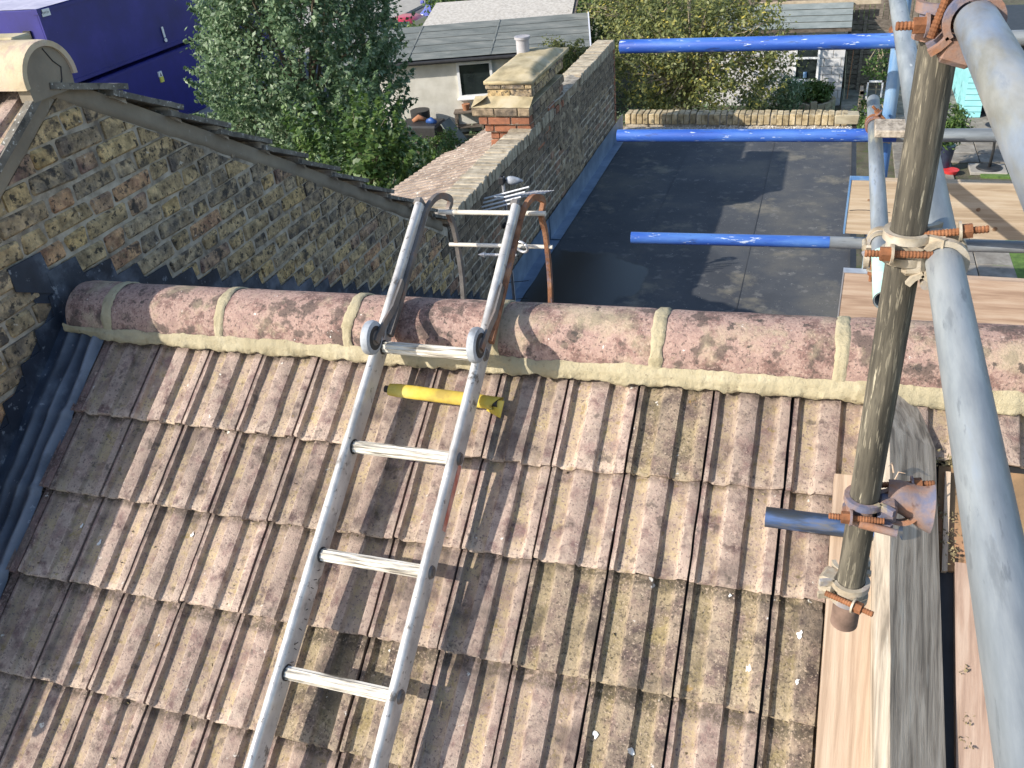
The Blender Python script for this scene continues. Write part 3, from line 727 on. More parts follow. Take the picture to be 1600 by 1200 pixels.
# neighbour roof: verge tiles, ridge end, front slope
nroof = empty('neighbour_roof', (-1.0, .56, .9), 'neighbouring tiled roof at far left with buff ridge end and lichened verge tiles', 'roof')
vt = mat('verge_tile_edge', [(.3, (.08, .075, .065)), (.5, (.17, .155, .13)), (.7, (.26, .24, .2))], scale=16, rough=.95, bump=.7, bscale=90, coord='World',
         specks=[((.62, .62, .58), 60, .58, .66, .8), ((.05, .05, .045), 20, .58, .66, .7)])
yy = .60; k = 0
while yy < 3.5:
    z0 = verge_z(yy); L_ = .335
    dy, dz = .86, -.515 if yy < 1.4 else -.54
    d = V(0, dy, dz).normalized()
    p0 = V(WX+.040, yy-.05, verge_z(yy-.05)-.004); p1 = V(WX+.040, yy-.05+.345, verge_z(yy-.05+.345)+.042)
    d = (p1-p0).normalized(); nrm = V(0, -d.z, d.y)
    mb = MB(); n_ = 10
    edge = [p0.lerp(p1, q/n_)+V(.006*mnoise.noise(V(q*.9, k, 0)), 0, .003*mnoise.noise(V(q*.7, k, 5))) for q in range(n_+1)]
    vs = []
    for e_ in edge: vs += [e_, e_+nrm*.021, e_+nrm*.021-V(.32, 0, 0), e_-V(.32, 0, 0)]
    mb.add(vs, [(q*4+c, q*4+(c+1) % 4, q*4+4+(c+1) % 4, q*4+4+c) for q in range(n_) for c in range(4)]+[(3, 2, 1, 0), tuple(n_*4+c for c in range(4))])
    mb.build('verge_tile', vt, nroof)
    mb = MB(); q0 = p0.lerp(p1, .80)-V(.016, 0, 0); q1 = p1-V(.020, .008, 0)
    mb.prism([q0, q1, q1-V(0, 0, .05), q0-V(0, 0, .03)], (-.2, 0, 0)); mb.build('verge_bedding', gmort_m, nroof)
    yy += .262+.012*k*.3; k += 1
mb = MB(); mb.grid(lambda u, v: V(WX-.3-4*u, .565+3.2*v, verge_z(.565+3.2*v)+.0), 1, 14); mb.build('rear_slope', tile_m, nroof)
# front slope tiles
dF = V(0, -.857, -.515).normalized(); nF = V(0, -dF.z*-1, 0)
nF = V(1, 0, 0).cross(-dF).normalized()
for r_ in range(7):
    for c_ in range(5):
        org = V(WX+.03-.2*(c_+1), .52, verge_z(.52)+.035)+dF*(.30+.262*r_)
        mx = basis((1, 0, 0), -dF, nF, org)
        link_obj('roof_tile', TM[(r_+c_*2) % 6], nroof, mx)
mb = MB(); mb.prism([V(WX+.032, .55, verge_z(.55)-.0), V(WX+.032, -1.2, verge_z(-1.2)), V(WX+.032, -1.2, verge_z(-1.2)+.03), V(WX+.032, .55, verge_z(.55)+.03)], (-.03, 0, 0)); mb.build('verge_edge', vt, nroof)
# ridge tiles of the neighbour
nr_m = mat('buff_ridge', [(.3, (.45, .35, .22)), (.55, (.58, .48, .33)), (.75, (.55, .42, .34))], scale=8, rough=.95, bump=.7, bscale=90, specks=[((.42, .30, .26), 20, .52, .64, .6), ((.66, .62, .5), 30, .62, .7, .5)])
for i in range(4):
    x1_ = WX+.045-.46*i; x0_ = x1_-.452; vs = []; na = 20
    for x, r in ((x0_, .118), (x1_-.02, .118), (x1_, .116), (x1_, .098), (x1_-.05, .098)):
        for ia in range(na+1):
            an = -.1+(math.pi+.2)*ia/na; vs.append(V(x, .565-r*math.cos(an), .915+r*math.sin(an)))
    fs = [(a*(na+1)+b, (a+1)*(na+1)+b, (a+1)*(na+1)+b+1, a*(na+1)+b+1) for a in range(4) for b in range(na)]
    mb = MB(); mb.add(vs, fs); mb.build('ridge_tile', nr_m, nroof, smooth=50)
mb = MB(); n = 24
disc = [V(WX+.036, .565-.099*math.cos(math.pi*i/n), .915+.099*math.sin(math.pi*i/n)) for i in range(n+1)]+[V(WX+.034, .66, .86), V(WX+.034, .47, .86)]
mb.prism(disc, (-.05, 0, 0)); mb.build('ridge_infill', fillet_m, nroof)
mb = MB(); mb.chain([V(WX+.037, .575, 1.005), V(WX+.037, .60, .96), V(WX+.037, .625, .935), V(WX+.037, .612, .90), V(WX+.036, .59, .87)], .0022, 5); mb.build('crack', black_m, nroof)
# neighbour chimney stub with lead skirt
nch = empty('lead_skirted_stack', (-1.1, 1.1, .6), 'low stack with grey lead skirt and buff slab behind the left ridge', 'stack')
mb = MB(); mb.box((-2.0, .88, .5), (-.66, .93, .945)); mb.build('lead_skirt', leadb_m, nch)
mb = MB(); mb.cbox((-2.03, .86, .947), (-.63, .95, .985), .006); mb.build('coping_slab', flaun_m, nch)

# ------------------------------------------------------------------ parapet wall
par = empty('parapet_wall', (WX, 6, -2), 'long brick parapet wall with brick on edge coping beside the flat roof', 'wall')
def pc(y):
    c = [(0, 1, -.932 if y < 7.3 else -.90)]
    if y < 4.45: c.append((-REAR, -1, -(.30+REAR*.33)-.02))
    else: c.append((0, -1, 1.9))
    return c
brick_wall(par, 3.63, 9.0, -1.975, -.90, pc, brick2_m, 8, maxparts=296)
mb = MB(); mb.box((-.455, 3.62, -6), (WX-.0065, 9.0, -.905)); mb.build('mortar_bed', gmort_m, par)
CB = []
for i in range(6):
    mb = MB(); mb.cbox((-.1075, -.0325, -.051), (.1075, .0325, .051), .005, j=.003); CB.append(mb.mesh('coping_brick', copb_m))
rc = random.Random(4)
y = 3.66
while y < 8.98:
    if not (6.28 < y < 7.38):
        z = -.848+.004*math.sin(y*3)+(0 if y < 7 else .026)
        sh = -.02 if y < 3.8 else 0
        mw = Matrix.Translation((WX-.1025+rc.gauss(0, .003)+(.004), y+.033, z+rc.gauss(0, .002)+sh-.033)) @ Matrix.Rotation(rc.gauss(0, .02), 4, 'Z') @ Matrix.Rotation(rc.choice((0, math.pi)), 4, 'Z')
        link_obj('coping_brick', CB[rc.randrange(6)], par, mw)
    y += .0745
mb = MB(); mb.box((-.445, 3.64, -.94), (WX-.012, 8.99, -.845)); mb.build('coping_mortar', gmort_m, par)
mb = MB(); mb.grid(lambda u, v: V(-.47+.232*v, 6.2+1.2*u, -.80-.05*abs(v-.5)+.03*mnoise.noise(V(u*4, v*3, 0))+.02*(1-u)), 16, 8); mb.build('mortar_haunch', gmort_m, par, smooth='all')
mb = MB(); mb.grid(lambda u, v: V(WX-.002+.016*mnoise.noise(V(u*9, v*12, 0))+.008*mnoise.noise(V(u*30, v*30, 0)), 6.55+.85*u+.10*mnoise.noise(V(v*4, 3, 0)), -.82-1.05*v), 40, 60)
mb.build('render_patch', mat('stained_render', [(.34, (.10, .08, .06)), (.5, (.30, .24, .165)), (.66, (.46, .39, .29))], scale=7, rough=.95, bump=.9, bscale=40, coord='World', specks=[((.3, .16, .1), 6, .62, .68, .5)]), par, smooth='all')
# end of the wall in red brick
EB = []
for i in range(4):
    mb = MB(); mb.cbox((-.1075, -.03, -.032), (.1075, .03, .032), .004, j=.003); EB.append(mb.mesh('quoin_brick', redb_m))
z = -1.94; q = 0
while z < -.93:
    link_obj('quoin_brick', EB[q % 4], par, Matrix.Translation((-.352, 9.022, z+.032))); z += .075; q += 1
# lead flashing at the foot of the parapet
for (ya, yb, x_, top, mt_) in ((4.5, 6.05, .012, -1.80, leadb_m), (5.95, 7.5, .018, -1.79, leadb_m), (7.42, 9.4, .012, -1.79, leadb_m)):
    mb = MB()
    mb.grid(lambda u, v: V(WX+x_+.004*mnoise.noise(V(u*6, v*3, ya))+(.10*(v-.86)/.14 if v > .86 else 0), ya+(yb-ya)*u, (top-.225*min(v/.86, 1)) + .004*mnoise.noise(V(u*5, 1, ya))), 26, 7)
    mb.build('lead_flashing', mt_, par, smooth=60)

# ------------------------------------------------------------------ rear extension with flat roof
FZ = -2.03
ext = empty('rear_extension', (1.2, 7, -6), 'dark felted flat roof of the rear extension with wet patch', 'extension')
mb = MB(); mb.box((WX-.2, 4.1, -6), (2.56, 9.86, FZ-.06)); mb.build('wall', brick2_m, ext)
def wet_felt():
    mt = felt_m.copy(); mt.name = 'wet_roofing_felt'; t = mt.node_tree; N, L = t.nodes, t.links; b = N['Principled BSDF']
    g_ = N.new('ShaderNodeNewGeometry'); n_ = N.new('ShaderNodeTexNoise'); n_.inputs['Scale'].default_value = 2.1; n_.inputs['Detail'].default_value = 6
    L.new(g_.outputs['Position'], n_.inputs['Vector'])
    ds = N.new('ShaderNodeVectorMath'); ds.operation = 'DISTANCE'; L.new(g_.outputs['Position'], ds.inputs[0]); ds.inputs[1].default_value = (.05, 5.0, FZ)
    ad = N.new('ShaderNodeMath'); ad.operation = 'MULTIPLY_ADD'; L.new(n_.outputs[0], ad.inputs[0]); ad.inputs[1].default_value = 1.1; L.new(ds.outputs['Value'], ad.inputs[2])
    r_ = N.new('ShaderNodeMapRange'); L.new(ad.outputs[0], r_.inputs[0]); r_.inputs[1].default_value = 1.30; r_.inputs[2].default_value = 1.36; r_.inputs[3].default_value = 1; r_.inputs[4].default_value = 0
    src = b.inputs['Base Color'].links[0].from_socket
    mx = N.new('ShaderNodeMix'); mx.data_type = 'RGBA'; L.new(r_.outputs[0], mx.inputs[0]); L.new(src, mx.inputs[6]); mx.inputs[7].default_value = (.018, .017, .016, 1); L.new(mx.outputs[2], b.inputs['Base Color'])
    r2_ = N.new('ShaderNodeMapRange'); L.new(r_.outputs[0], r2_.inputs[0]); r2_.inputs[3].default_value = .85; r2_.inputs[4].default_value = .3; L.new(r2_.outputs[0], b.inputs['Roughness'])
    return mt
wf = wet_felt()
def felt(u, v, x0, x1, dz):
    return V(x0+(x1-x0)*u, 4.15+5.2*v, FZ+dz+.004*mnoise.noise(V(u*3+x0, v*7, 0)))
for (x0, x1, dz) in ((WX+.01, .72, 0), (.70, 1.705, .004), (1.69, 2.55, .008)):
    mb = MB(); mb.grid(lambda u, v: felt(u, v, x0, x1, dz), 8, 24)
    mb.build('felt_strip', wf, ext, smooth='all')
mb = MB(); mb.box((1.683, 4.15, FZ+.002), (1.6895, 9.35, FZ+.009)); mb.build('felt_seam', black_m, ext)
mb = MB(); mb.box((2.55, 4.15, FZ-.12), (2.60, 9.85, FZ+.035)); mb.build('edge_trim', black_m, ext)
mb = MB(); mb.box((1.35, 9.19, FZ+.012), (2.5, 9.22, FZ+.02)); mb.box((.1, 9.21, FZ+.008), (1.3, 9.235, FZ+.014)); mb.build('felt_batten', mat('pale_felt_edge', [(.3, (.25, .25, .26)), (.7, (.4, .4, .4))], coord='World'), ext)
mb = MB(); mb.grid(lambda u, v: V(WX+.01+2.85*u, 9.32+.28*v, FZ+.01+.02*math.sin(v*3.1)+.006*mnoise.noise(V(u*40, v*6, 0))), 60, 4); mb.build('ledge', gmort_m, ext)
# loose pebbles on the ledge
mb = MB(); rp = random.Random(9)
for k in range(1500):
    xx = WX+.1+2.7*rp.random()**.6; yy = 9.34+.24*rp.random(); sz = rp.uniform(.005, .013)
    c = V(xx, yy, FZ+.034+sz*.4)
    vs = [c+V(rp.gauss(0, 1), rp.gauss(0, 1), rp.gauss(0, .7)).normalized()*sz for _ in range(5)]
    mb.add(vs, [(0, 1, 2), (0, 2, 3), (0, 3, 1), (1, 3, 4), (2, 4, 3), (1, 4, 2)])
mb.build('pebbles', peb_m, ext, kind='stuff')
# far parapet, brick on edge
fp = empty('low_parapet', (1.2, 9.72, FZ), 'low parapet of upright yellow bricks at the far end of the flat roof', 'parapet')
YB = []
for i in range(6):
    mb = MB(); mb.cbox((-.0325, -.1075, -.065), (.0325, .1075, .065), .006, j=.004); YB.append(mb.mesh('brick', yelb_m))
x = WX+.0; q = 0
while x < 2.50:
    link_obj('brick', YB[rc.randrange(6)], fp, Matrix.Translation((x+.033+rc.gauss(0, .002), 9.715+rc.gauss(0, .004), -1.925+rc.gauss(0, .003))) @ Matrix.Rotation(rc.gauss(0, .025), 4, 'Z'))
    x += .0765
mb = MB(); mb.box((WX, 9.63, -6), (2.5, 9.80, -1.885)); mb.build('mortar_bed', gmort_m, fp)
mb = MB(); mb.cbox((2.34, 9.6, -1.98), (2.62, 9.82, -1.86), .01, j=.01); mb.build('end_stone', stone_m, fp)

# ------------------------------------------------------------------ chimney stack straddling the parapet
ch = empty('chimney_stack', (-.5, 6.1, -1.2), 'squat chimney stack with thick buff mortar cap on the parapet wall', 'chimney')
def course(y0, y1, x0, x1, z, mt, L_=.215, seed=0, parent=ch):
    r = random.Random(seed); x = x0
    first = r.choice((.4, .7, 1.))
    while x < x1-.02:
        w = min(L_*first, x1-x); first = 1.
        if x1-(x+w) < .05: w = x1-x
        mb = MB(); mb.cbox((x+.003, y0, z+.004), (x+w-.004, y0+.1, z+.068), .005, j=.003); mb.build('brick', mt, parent); x += w+.004
    y = y0+.106
    while y < y1-.02:
        w = min(L_, y1-y); mb = MB(); mb.cbox((x1-.1, y+.003, z+.004), (x1, y+w-.004, z+.068), .005, j=.003); mb.build('brick', brick2_m if (mt is redb_m and r.random() < .75) else mt, parent); y += w+.004
    mb = MB(); mb.box((x0+.012, y0+.012, z-.002), (x1-.012, y1, z+.074)); mb.build('mortar_bed', flaun_m if mt is not redb_m else gmort_m, parent)
for i, (x0, x1, z, mt, yo) in enumerate(((-.66, -.25, -1.09, redb_m, .10), (-.665, -.25, -1.015, redb_m, .10), (-.66, -.25, -.94, redb_m, .10), (-.695, -.25, -.865, redb_m, .06), (-.735, -.25, -.79, redb_m, .03), (-.785, -.236, -.705, brick2_m, 0), (-.66, -.24, -.575, brick_m, .12), (-.675, -.232, -.498, brick_m, .11))):
    course(5.60+yo, 6.75, x0, x1, z, mt, seed=i)
def frustum(lo, hi, z0, z1, name, top=.0, seed=0):
    ax0, ay0, ax1, ay1 = lo; mb = MB(); n = 10; vs = []; fs = []
    def f(u, v):
        # square-to-dome sheet
        px, py = u*2-1, v*2-1; r = max(abs(px), abs(py)); t = min(1, (1-r)/.45)
        x = (ax0+ax1)/2+px*(ax1-ax0)/2; y = (ay0+ay1)/2+py*(ay1-ay0)/2
        tt = t*t*(3-2*t)
        return V(x, y, z0+(z1-z0)*tt+.006*mnoise.noise(V(x*14, y*14, seed)))
    mb.grid(f, 26, 26); mb.box((ax0, ay0, z0-.03), (ax1, ay1, z0-.001)); mb.build(name, flaun_m, ch, smooth='all')
mb = MB()
def lipf(u, v):
    x = -.785+.55*u; y = 5.60+.14*v
    return V(x, y, -.628+.075*v*(1-.15*math.cos(u*6))+.004*mnoise.noise(V(x*20, y*20, 0)))
mb.grid(lipf, 24, 6); mb.grid(lambda u, v: V(-.785+.12*v, 5.6+1.1*u, -.628+.07*v), 10, 4); mb.build('lower_flaunching', flaun_m, ch, smooth='all')
frustum((-.68, 5.70, -.228, 6.95), None, -.425, -.365, 'mortar_cap', seed=4)
mb = MB(); mb.tube((-.57, 6.55, -.40), (-.57, 6.55, -.235), .062, 24, rin=.05, depth=.1); mb.tube((-.57, 6.55, -.25), (-.57, 6.55, -.228), .075, 24, rin=.05, depth=.02); mb.build('chimney_pot', chimpot_m, ch, smooth=40)
mb = MB(); mb.grid(lambda u, v: V(-.50+.14*u, 5.585-.05*v, -1.04+.0*u-.10*v-.08*abs(u-.5)), 4, 3); mb.build('lead_apron', leadb_m, ch)

# ------------------------------------------------------------------ lower roof left of the parapet
lr = empty('lean_to_roof', (-1.2, 5.5, -1.3), 'pink brown lichened lean-to roof sloping away behind the parapet', 'roof')
t20 = math.radians(21)
ang = math.radians(7)
dE = V(math.sin(ang)*.0+.12, 1, 0).normalized()            # along the eaves
dD = V(-dE.y, dE.x, 0)*math.cos(t20)+V(0, 0, -math.sin(t20))
nL = dD.cross(dE); nL = nL if nL.z > 0 else -nL
lt_m = mat('lichened_tile', [(.34, (.19, .145, .12)), (.5, (.30, .235, .195)), (.66, (.42, .35, .295))], scale=7, rough=.95, bump=.9, bscale=60, rnd=.16,
           attr=[((.30, .25, .18), 9, .42, .6, .6)], specks=[((.68, .64, .57), 32, .60, .66, .7), ((.10, .08, .07), 14, .58, .68, .7)])
LT = []
for i in range(4): LT.append(tile_mesh('roof_tile', lt_m, 60+i, nl=4, th=.016, drop=.024))
org0 = V(-.40, 3.35, -.895)
for r_ in range(-5, 11):
    for c_ in range(-3, 25):
        o_ = org0+dD*(.19*(r_+1))+dE*(.2*(c_))
        # rows run along the eaves; keep only what the outline shows
        bx_ = o_.x-dD.x*.335+max(0, dE.x*.2)
        if bx_ > -.262 or o_.y > 8.0 or o_.y < 3.0 or o_.x < -2.3+.38*max(0, o_.y-6.2): continue
        mx = basis(dE, -dD, nL*1, o_+nL*random.uniform(-.002, .003))
        if mx.to_3x3().determinant() < 0: mx = basis(-dE, -dD, nL, o_+dE*.2)
        link_obj('roof_tile', LT[random.randrange(4)], lr, mx)
mb = MB(); mb.prism([org0-dE*.6-nL*.10, org0+dE*4.6+dD*.62-nL*.10, org0+dE*4.6+dD*1.15-nL*.10, org0-dE*.6+dD*1.9-nL*.10], -nL*.03); mb.build('underlay', black_m, lr)
mb = MB(); mb.box((-1.75, 3.6, -6), (-.46, 8.0, -1.95)); mb.build('wall', brick2_m, lr)

# ------------------------------------------------------------------ ladder
lad = empty('roof_ladder', tuple(RF(1.22, .3, .08)), 'worn aluminium roof ladder hooked over the ridge', 'ladder')
def rail_a(side, s): return (1.052 if side < 0 else 1.366)+(-.045 if side < 0 else -.030)*(s)/1.6*.6
HL = .10
def stile(side):
    """rounded outer top, flat inner web"""
    vs = []; secs = [-.735+.06*i for i in range(36)]
    sec = [(-.013, -.031), (-.013, .018), (-.010, .027), (-.004, .031), (.004, .031), (.010, .027), (.013, .018), (.013, -.031)]
    for s in secs:
        for (a, h) in sec: vs.append(RF(rail_a(side, s)+a, s, HL+h+.0006*math.sin(s*40+a*100)))
    n = len(sec); mb = MB()
    fs = [(i*n+k, i*n+(k+1) % n, (i+1)*n+(k+1) % n, (i+1)*n+k) for i in range(len(secs)-1) for k in range(n)]
    fs += [tuple(range(n)), tuple((len(secs)-1)*n+k for k in range(n))[::-1]]
    mb.add(vs, fs); return mb.build('stile', alu_m, lad, smooth=40, origin=RF(rail_a(side, 0), 0, HL))
for sd_ in (-1, 1): stile(sd_)
for i in range(6):
    s = -.262+.3035*i
    a0, a1 = rail_a(-1, s)+.012, rail_a(1, s)-.012
    p, q = RF(a0, s, HL), RF(a1, s, HL)
    mb = MB(); n = 20; L_ = (q-p).length
    vs = [(x, (.0165+(.0012 if k % 2 else -.0012))*math.cos(2*math.pi*k/n), (.0165+(.0012 if k % 2 else -.0012))*math.sin(2*math.pi*k/n)) for x in (0, L_*.5, L_) for k in range(n)]
    mb.add(vs, [(j*n+k, j*n+(k+1) % n, (j+1)*n+(k+1) % n, (j+1)*n+k) for j in range(2) for k in range(n)])
    o = link_obj('rung', mb.mesh('rung', rung_m), lad, basis(EX, -ES, RN, p))
    mb = MB(); mb.tube(RF(a1+.024, s, HL), RF(a1+.031, s, HL), .019, 18, r2=.015); mb.tube(RF(a1+.030, s, HL), RF(a1+.033, s, HL), .009, 12); mb.build('rung_collar', steel_m, lad, smooth=40)
    mb = MB(); mb.tube(RF(a0-.001, s, HL), RF(a0+.004, s, HL), .021, 18); mb.build('rung_collar', black_m, lad, smooth=40)
# hooks over the ridge, wheels and their brackets
for sd_, xh, mt_ in ((-1, 1.118, steel_m), (1, 1.422, rust_m)):
    a_ = rail_a(sd_, -.6)
    off = .018
    P = []
    for s in (-.30, -.40, -.52, -.64, -.72): P.append(RF(a_+off, s, HL-.004 if s < -.35 else HL))
    e = RF(a_+off, -.735, HL)
    tx = xh
    P += [V(e.x+(tx-e.x)*.35, e.y+.035, e.z+.014), V(e.x+(tx-e.x)*.7, e.y+.068, e.z+.012), V(tx, e.y+.100, e.z-.014), V(tx, .618, .482), V(tx, .645, .42), V(tx, .657, .33), V(tx, .66, .25), V(tx, .652, .18), V(tx, .64, .12)]
    # resample smooth
    Q = []
    for i in range(len(P)-1):
        p0, p1, p2, p3 = P[max(i-1, 0)], P[i], P[i+1], P[min(i+2, len(P)-1)]
        for t in (0, .25, .5, .75):
            Q.append(.5*((2*p1)+(-p0+p2)*t+(2*p0-5*p1+4*p2-p3)*t*t+(-p0+3*p1-3*p2+p3)*t**3))
    Q.append(P[-1])
    mb = MB(); mb.strap(Q, (1, 0, 0), .013, .019); mb.build('hook', mt_, lad, smooth=40)
    mb = MB(); mb.cbox((-.014, -.012, -.032), (.014, .012, .032), .006, M=basis(EX, -ES, RN, RF(a_, -.742, HL))); mb.build('end_cap', steel_m, lad)
    # wheel
    wa = rail_a(sd_, -.26)+.016
    c = RF(wa, -.252, HL+.085)
    mb = MB(); n = 40; prof_w = [(-.012, .031), (-.013, .040), (-.010, .047), (0, .0495), (.010, .047), (.013, .040), (.012, .031)]
    vs = []
    for (dx, r) in prof_w:
        vs += [c+EX*dx+(-ES)*r*math.cos(2*math.pi*k/n)+RN*r*math.sin(2*math.pi*k/n) for k in range(n)]
    mb.add(vs, [(j*n+k, j*n+(k+1) % n, (j+1)*n+(k+1) % n, (j+1)*n+k) for j in range(6) for k in range(n)])
    wh = mb.build('wheel', rubber_m, lad, smooth=50)
    mb = MB(); mb.tube(c-EX*.012, c+EX*.0138, .034, 32); mb.build('wheel_hub', black_m, wh, smooth=40)
    mb = MB(); mb.tube(c-EX*.013, c+EX*.0155, .021, 24); mb.tube(c-EX*.02, c+EX*.016, .007, 10); mb.build('wheel_centre', steel_m, wh, smooth=40)
    mb = MB()
    A_ = c+EX*.019
    B_ = RF(a_+off, -.47, HL+.012)
    mid = A_.lerp(B_, .55)+RN*-.012
    mb.strap([A_+ES*.012, A_, A_.lerp(mid, .5)+RN*.004, mid, B_], EX, .006, .026); mb.build('wheel_bracket', steel_m, lad, smooth=30)
for (yz, r) in (((.598, .492), .0075), ((.645, .362), .0065)):
    mb = MB(); mb.tube((1.095, yz[0], yz[1]-.004), (1.44, yz[0]+.008, yz[1]+.002), r, 14); mb.build('cross_bar', mat('cream_bar%d' % int(r*1e4), [(.3, (.55, .5, .42)), (.7, (.74, .70, .63))], scale=12, rough=.55, bump=.2, specks=[((.3, .25, .18), 20, .6, .68, .5)]), lad, smooth=40)
mb = MB(); st_ = -1
for (s0_, s1_) in ((.055, .235),):
    aa = rail_a(1, .14)+.0137
    mb.prism([RF(rail_a(1, s0_)+.0134, s0_, HL-.026), RF(rail_a(1, s1_)+.0134, s1_, HL-.026), RF(rail_a(1, s1_)+.0134, s1_, HL-.002), RF(rail_a(1, s0_)+.0134, s0_, HL-.002)], EX*.0006)
mb.build('faded_red_label', mat('faded_red_print', [(.38, (.50, .15, .10)), (.62, (.62, .34, .27))], scale=30, rough=.7, bump=.1), lad)
mb = MB(); rk = random.Random(77)
for k in range(11):
    s_ = .36+.026*k+rk.uniform(-.004, .004); aa = rail_a(-1, s_)+.0136; h_ = HL-.02+rk.uniform(0, .012)
    mb.chain([RF(aa, s_, h_), RF(aa, s_+rk.uniform(-.004, .012), h_+rk.uniform(.006, .016))], .0011, 4)
mb.build('pen_marks', black_m, lad)
# bearer under the rails wrapped in yellow foam
mb = MB(); mb.tube(RF(1.075, -.160, .034), RF(1.425, -.147, .034), .0105, 16, rin=.008, depth=.04); mb.build('bearer_tube', black_m, lad, smooth=40)
foam = empty('foam_pipe_sleeve', tuple(RF(1.25, -.13, .04)), 'yellow foam sleeve wrapped round the bearer under the ladder', 'foam')
mb = MB(); n = 22; vs = []; xs = [1.088+.0148*i for i in range(24)]
for i, a in enumerate(xs):
    for k in range(n):
        an = 2*math.pi*k/n
        aa = a
        if i == len(xs)-1: aa += .018*math.cos(an)-.008
        r = .0175+.0012*mnoise.noise(V(a*20, an, 1))
        if i < 2: r *= .9+.05*i
        vs.append(RF(aa, -.160+.014*(a-1.07)/.38, .034)+(-ES)*r*math.cos(an)*1.15+RN*r*.72*math.sin(an))
mb.add(vs, [(j*n+k, j*n+(k+1) % n, (j+1)*n+(k+1) % n, (j+1)*n+k) for j in range(len(xs)-1) for k in range(n)])
mb.build('sleeve', yfoam_m, foam, smooth='all')
mb = MB(); c = RF(1.428, -.142, .016)
mb.prism([c+EX*-.03+ES*-.010+RN*.022, c+EX*.016+ES*-.012+RN*.026, c+EX*.006+ES*.030, c+EX*-.038+ES*.012], RN*-.005); mb.build('loose_flap', yfoam_m, foam)
# eye bolt lying over the lower cross bar
eb = empty('eye_bolt', (1.33, .66, .36), 'pointed zinc eye bolt hanging by its ring from the lower ladder bar', 'bolt')
cR = V(1.348, .625, .372)
mb = MB(); n = 26
axc = V(.25, 1, .35).normalized(); uu = axc.orthogonal().normalized(); ww = axc.cross(uu)
gap = [i for i in range(n)]
ringp = [cR+uu*.021*math.cos(2*math.pi*i/n)+ww*.021*math.sin(2*math.pi*i/n) for i in range(n+1)]
mb.chain(ringp, .0045, 8); mb.build('ring', zinc_m, eb, smooth='all')
dS = V(-1, .02, -.05).normalized(); p0 = cR+V(-.006, -.01, -.024)
mb = MB(); pts = []; rs = []
for i in range(46):
    pts.append(p0+dS*(.0024*i+.01)); rs.append(.0042+(.0016 if (i % 3) == 0 and i > 6 else 0))
mb.chain(pts, rs, 10); mb.build('threaded_shank', zinc_m, eb, smooth=30)
mb = MB(); e = pts[-1]; mb.tube(e-dS*.001, e+dS*.022, .0095, 12, r2=.0008); mb.build('point', zinc_m, eb, smooth=30)

# ------------------------------------------------------------------ scaffold
def tube_obj(name, p, q, mt, label, group='scaffold tubes', r=.02415, rin=.0205, cat='tube'):
    p, q = Vector(p), Vector(q); d = q-p; L_ = d.length
    mb = MB(); n = 32; vs = []; ns = max(2, int(L_/.12))
    for i in range(ns+1):
        for k in range(n): vs.append((r*math.cos(2*math.pi*k/n), r*math.sin(2*math.pi*k/n), L_*i/ns))
    fs = [(j*n+k, j*n+(k+1) % n, (j+1)*n+(k+1) % n, (j+1)*n+k) for j in range(ns) for k in range(n)]
    mb.add(vs, fs)
    for z0, dz, rev in ((0, .12, False), (L_, -.12, True)):
        v2 = [(rr*math.cos(2*math.pi*k/n), rr*math.sin(2*math.pi*k/n), zz) for rr, zz in ((r, z0), (rin, z0), (rin, z0+dz)) for k in range(n)]
        f2 = [(k, n+k, n+(k+1) % n, (k+1) % n) for k in range(n)]+[(n+k, 2*n+k, 2*n+(k+1) % n, n+(k+1) % n) for k in range(n)]+[tuple(2*n+k for k in range(n))]
        mb.add(v2, f2)
    me = mb.mesh(name, mt, smooth=40)
    qn = d.to_track_quat('Z', 'Y')
    o = link_obj(name, me, None, Matrix.Translation(p) @ qn.to_matrix().to_4x4())
    return tag(o, label, cat, group)
BX, BY = 2.331, -.50
tube_obj('scaffold_tube', (BX, BY, .155), (BX-.004, BY+.02, 2.4), pole_m, 'dark weathered upright tube crossing the right of the picture', cat='tube')
_p = bpy.data.objects['scaffold_tube']
mb = MB(); mb.tube((0, 0, -.0006), (0, 0, .075), .0246, 32, cap=False); me_ = mb.mesh('rusty_end', mat('brown_rusty_end', [(.35, (.10, .065, .05)), (.6, (.24, .16, .125))], scale=20, rough=.8, bump=.3), smooth=40)
o_ = bpy.data.objects.new('rusty_end', me_); COL.objects.link(o_); o_.parent = _p
tube_obj('scaffold_tube', (2.385, 2.6, .918), (2.376, -2.6, .919), galv_m, 'long galvanised tube running towards the camera behind the dark upright')
tube_obj('scaffold_tube', (2.357, -.575, 1.247), (2.353, -2.6, 1.249), galv2_m, 'stained grey tube with its end in the top right coupler')
tube_obj('scaffold_tube', (2.384, 2.05, .425), (2.386, .345, .411), galv_m, 'thin looking pale tube in front of the boards, green near its open end')
gp = MB(); gp.tube((2.3856, .60, .4135), (2.386, .343, .411), .0246, 28, cap=False)
gpo = gp.build('green_paint_band', green_m, None, smooth=40)
gpo.parent = bpy.data.objects['scaffold_tube.003'] if 'scaffold_tube.003' in bpy.data.objects else None
if gpo.parent:
    gpo.matrix_parent_inverse = (bpy.data.objects['scaffold_tube.003'].matrix_basis).inverted()
tube_obj('scaffold_tube', (2.478, 1.83, -6), (2.425, 1.82, 1.9), bluelt_m, 'blue painted upright standing beside the flat roof edge')
def half_blue(p, q, frac, label):
    p, q = Vector(p), Vector(q)
    root = tube_obj('scaffold_tube', p, q, galv_m, label)
    s_ = MB(); d = q-p; s_.tube((0, 0, -.0005), (0, 0, d.length*frac), .0247, 32, cap=False)
    me = s_.mesh('blue_paint', blue_m, smooth=40); o = bpy.data.objects.new('blue_paint', me); COL.objects.link(o); o.parent = root
    return root
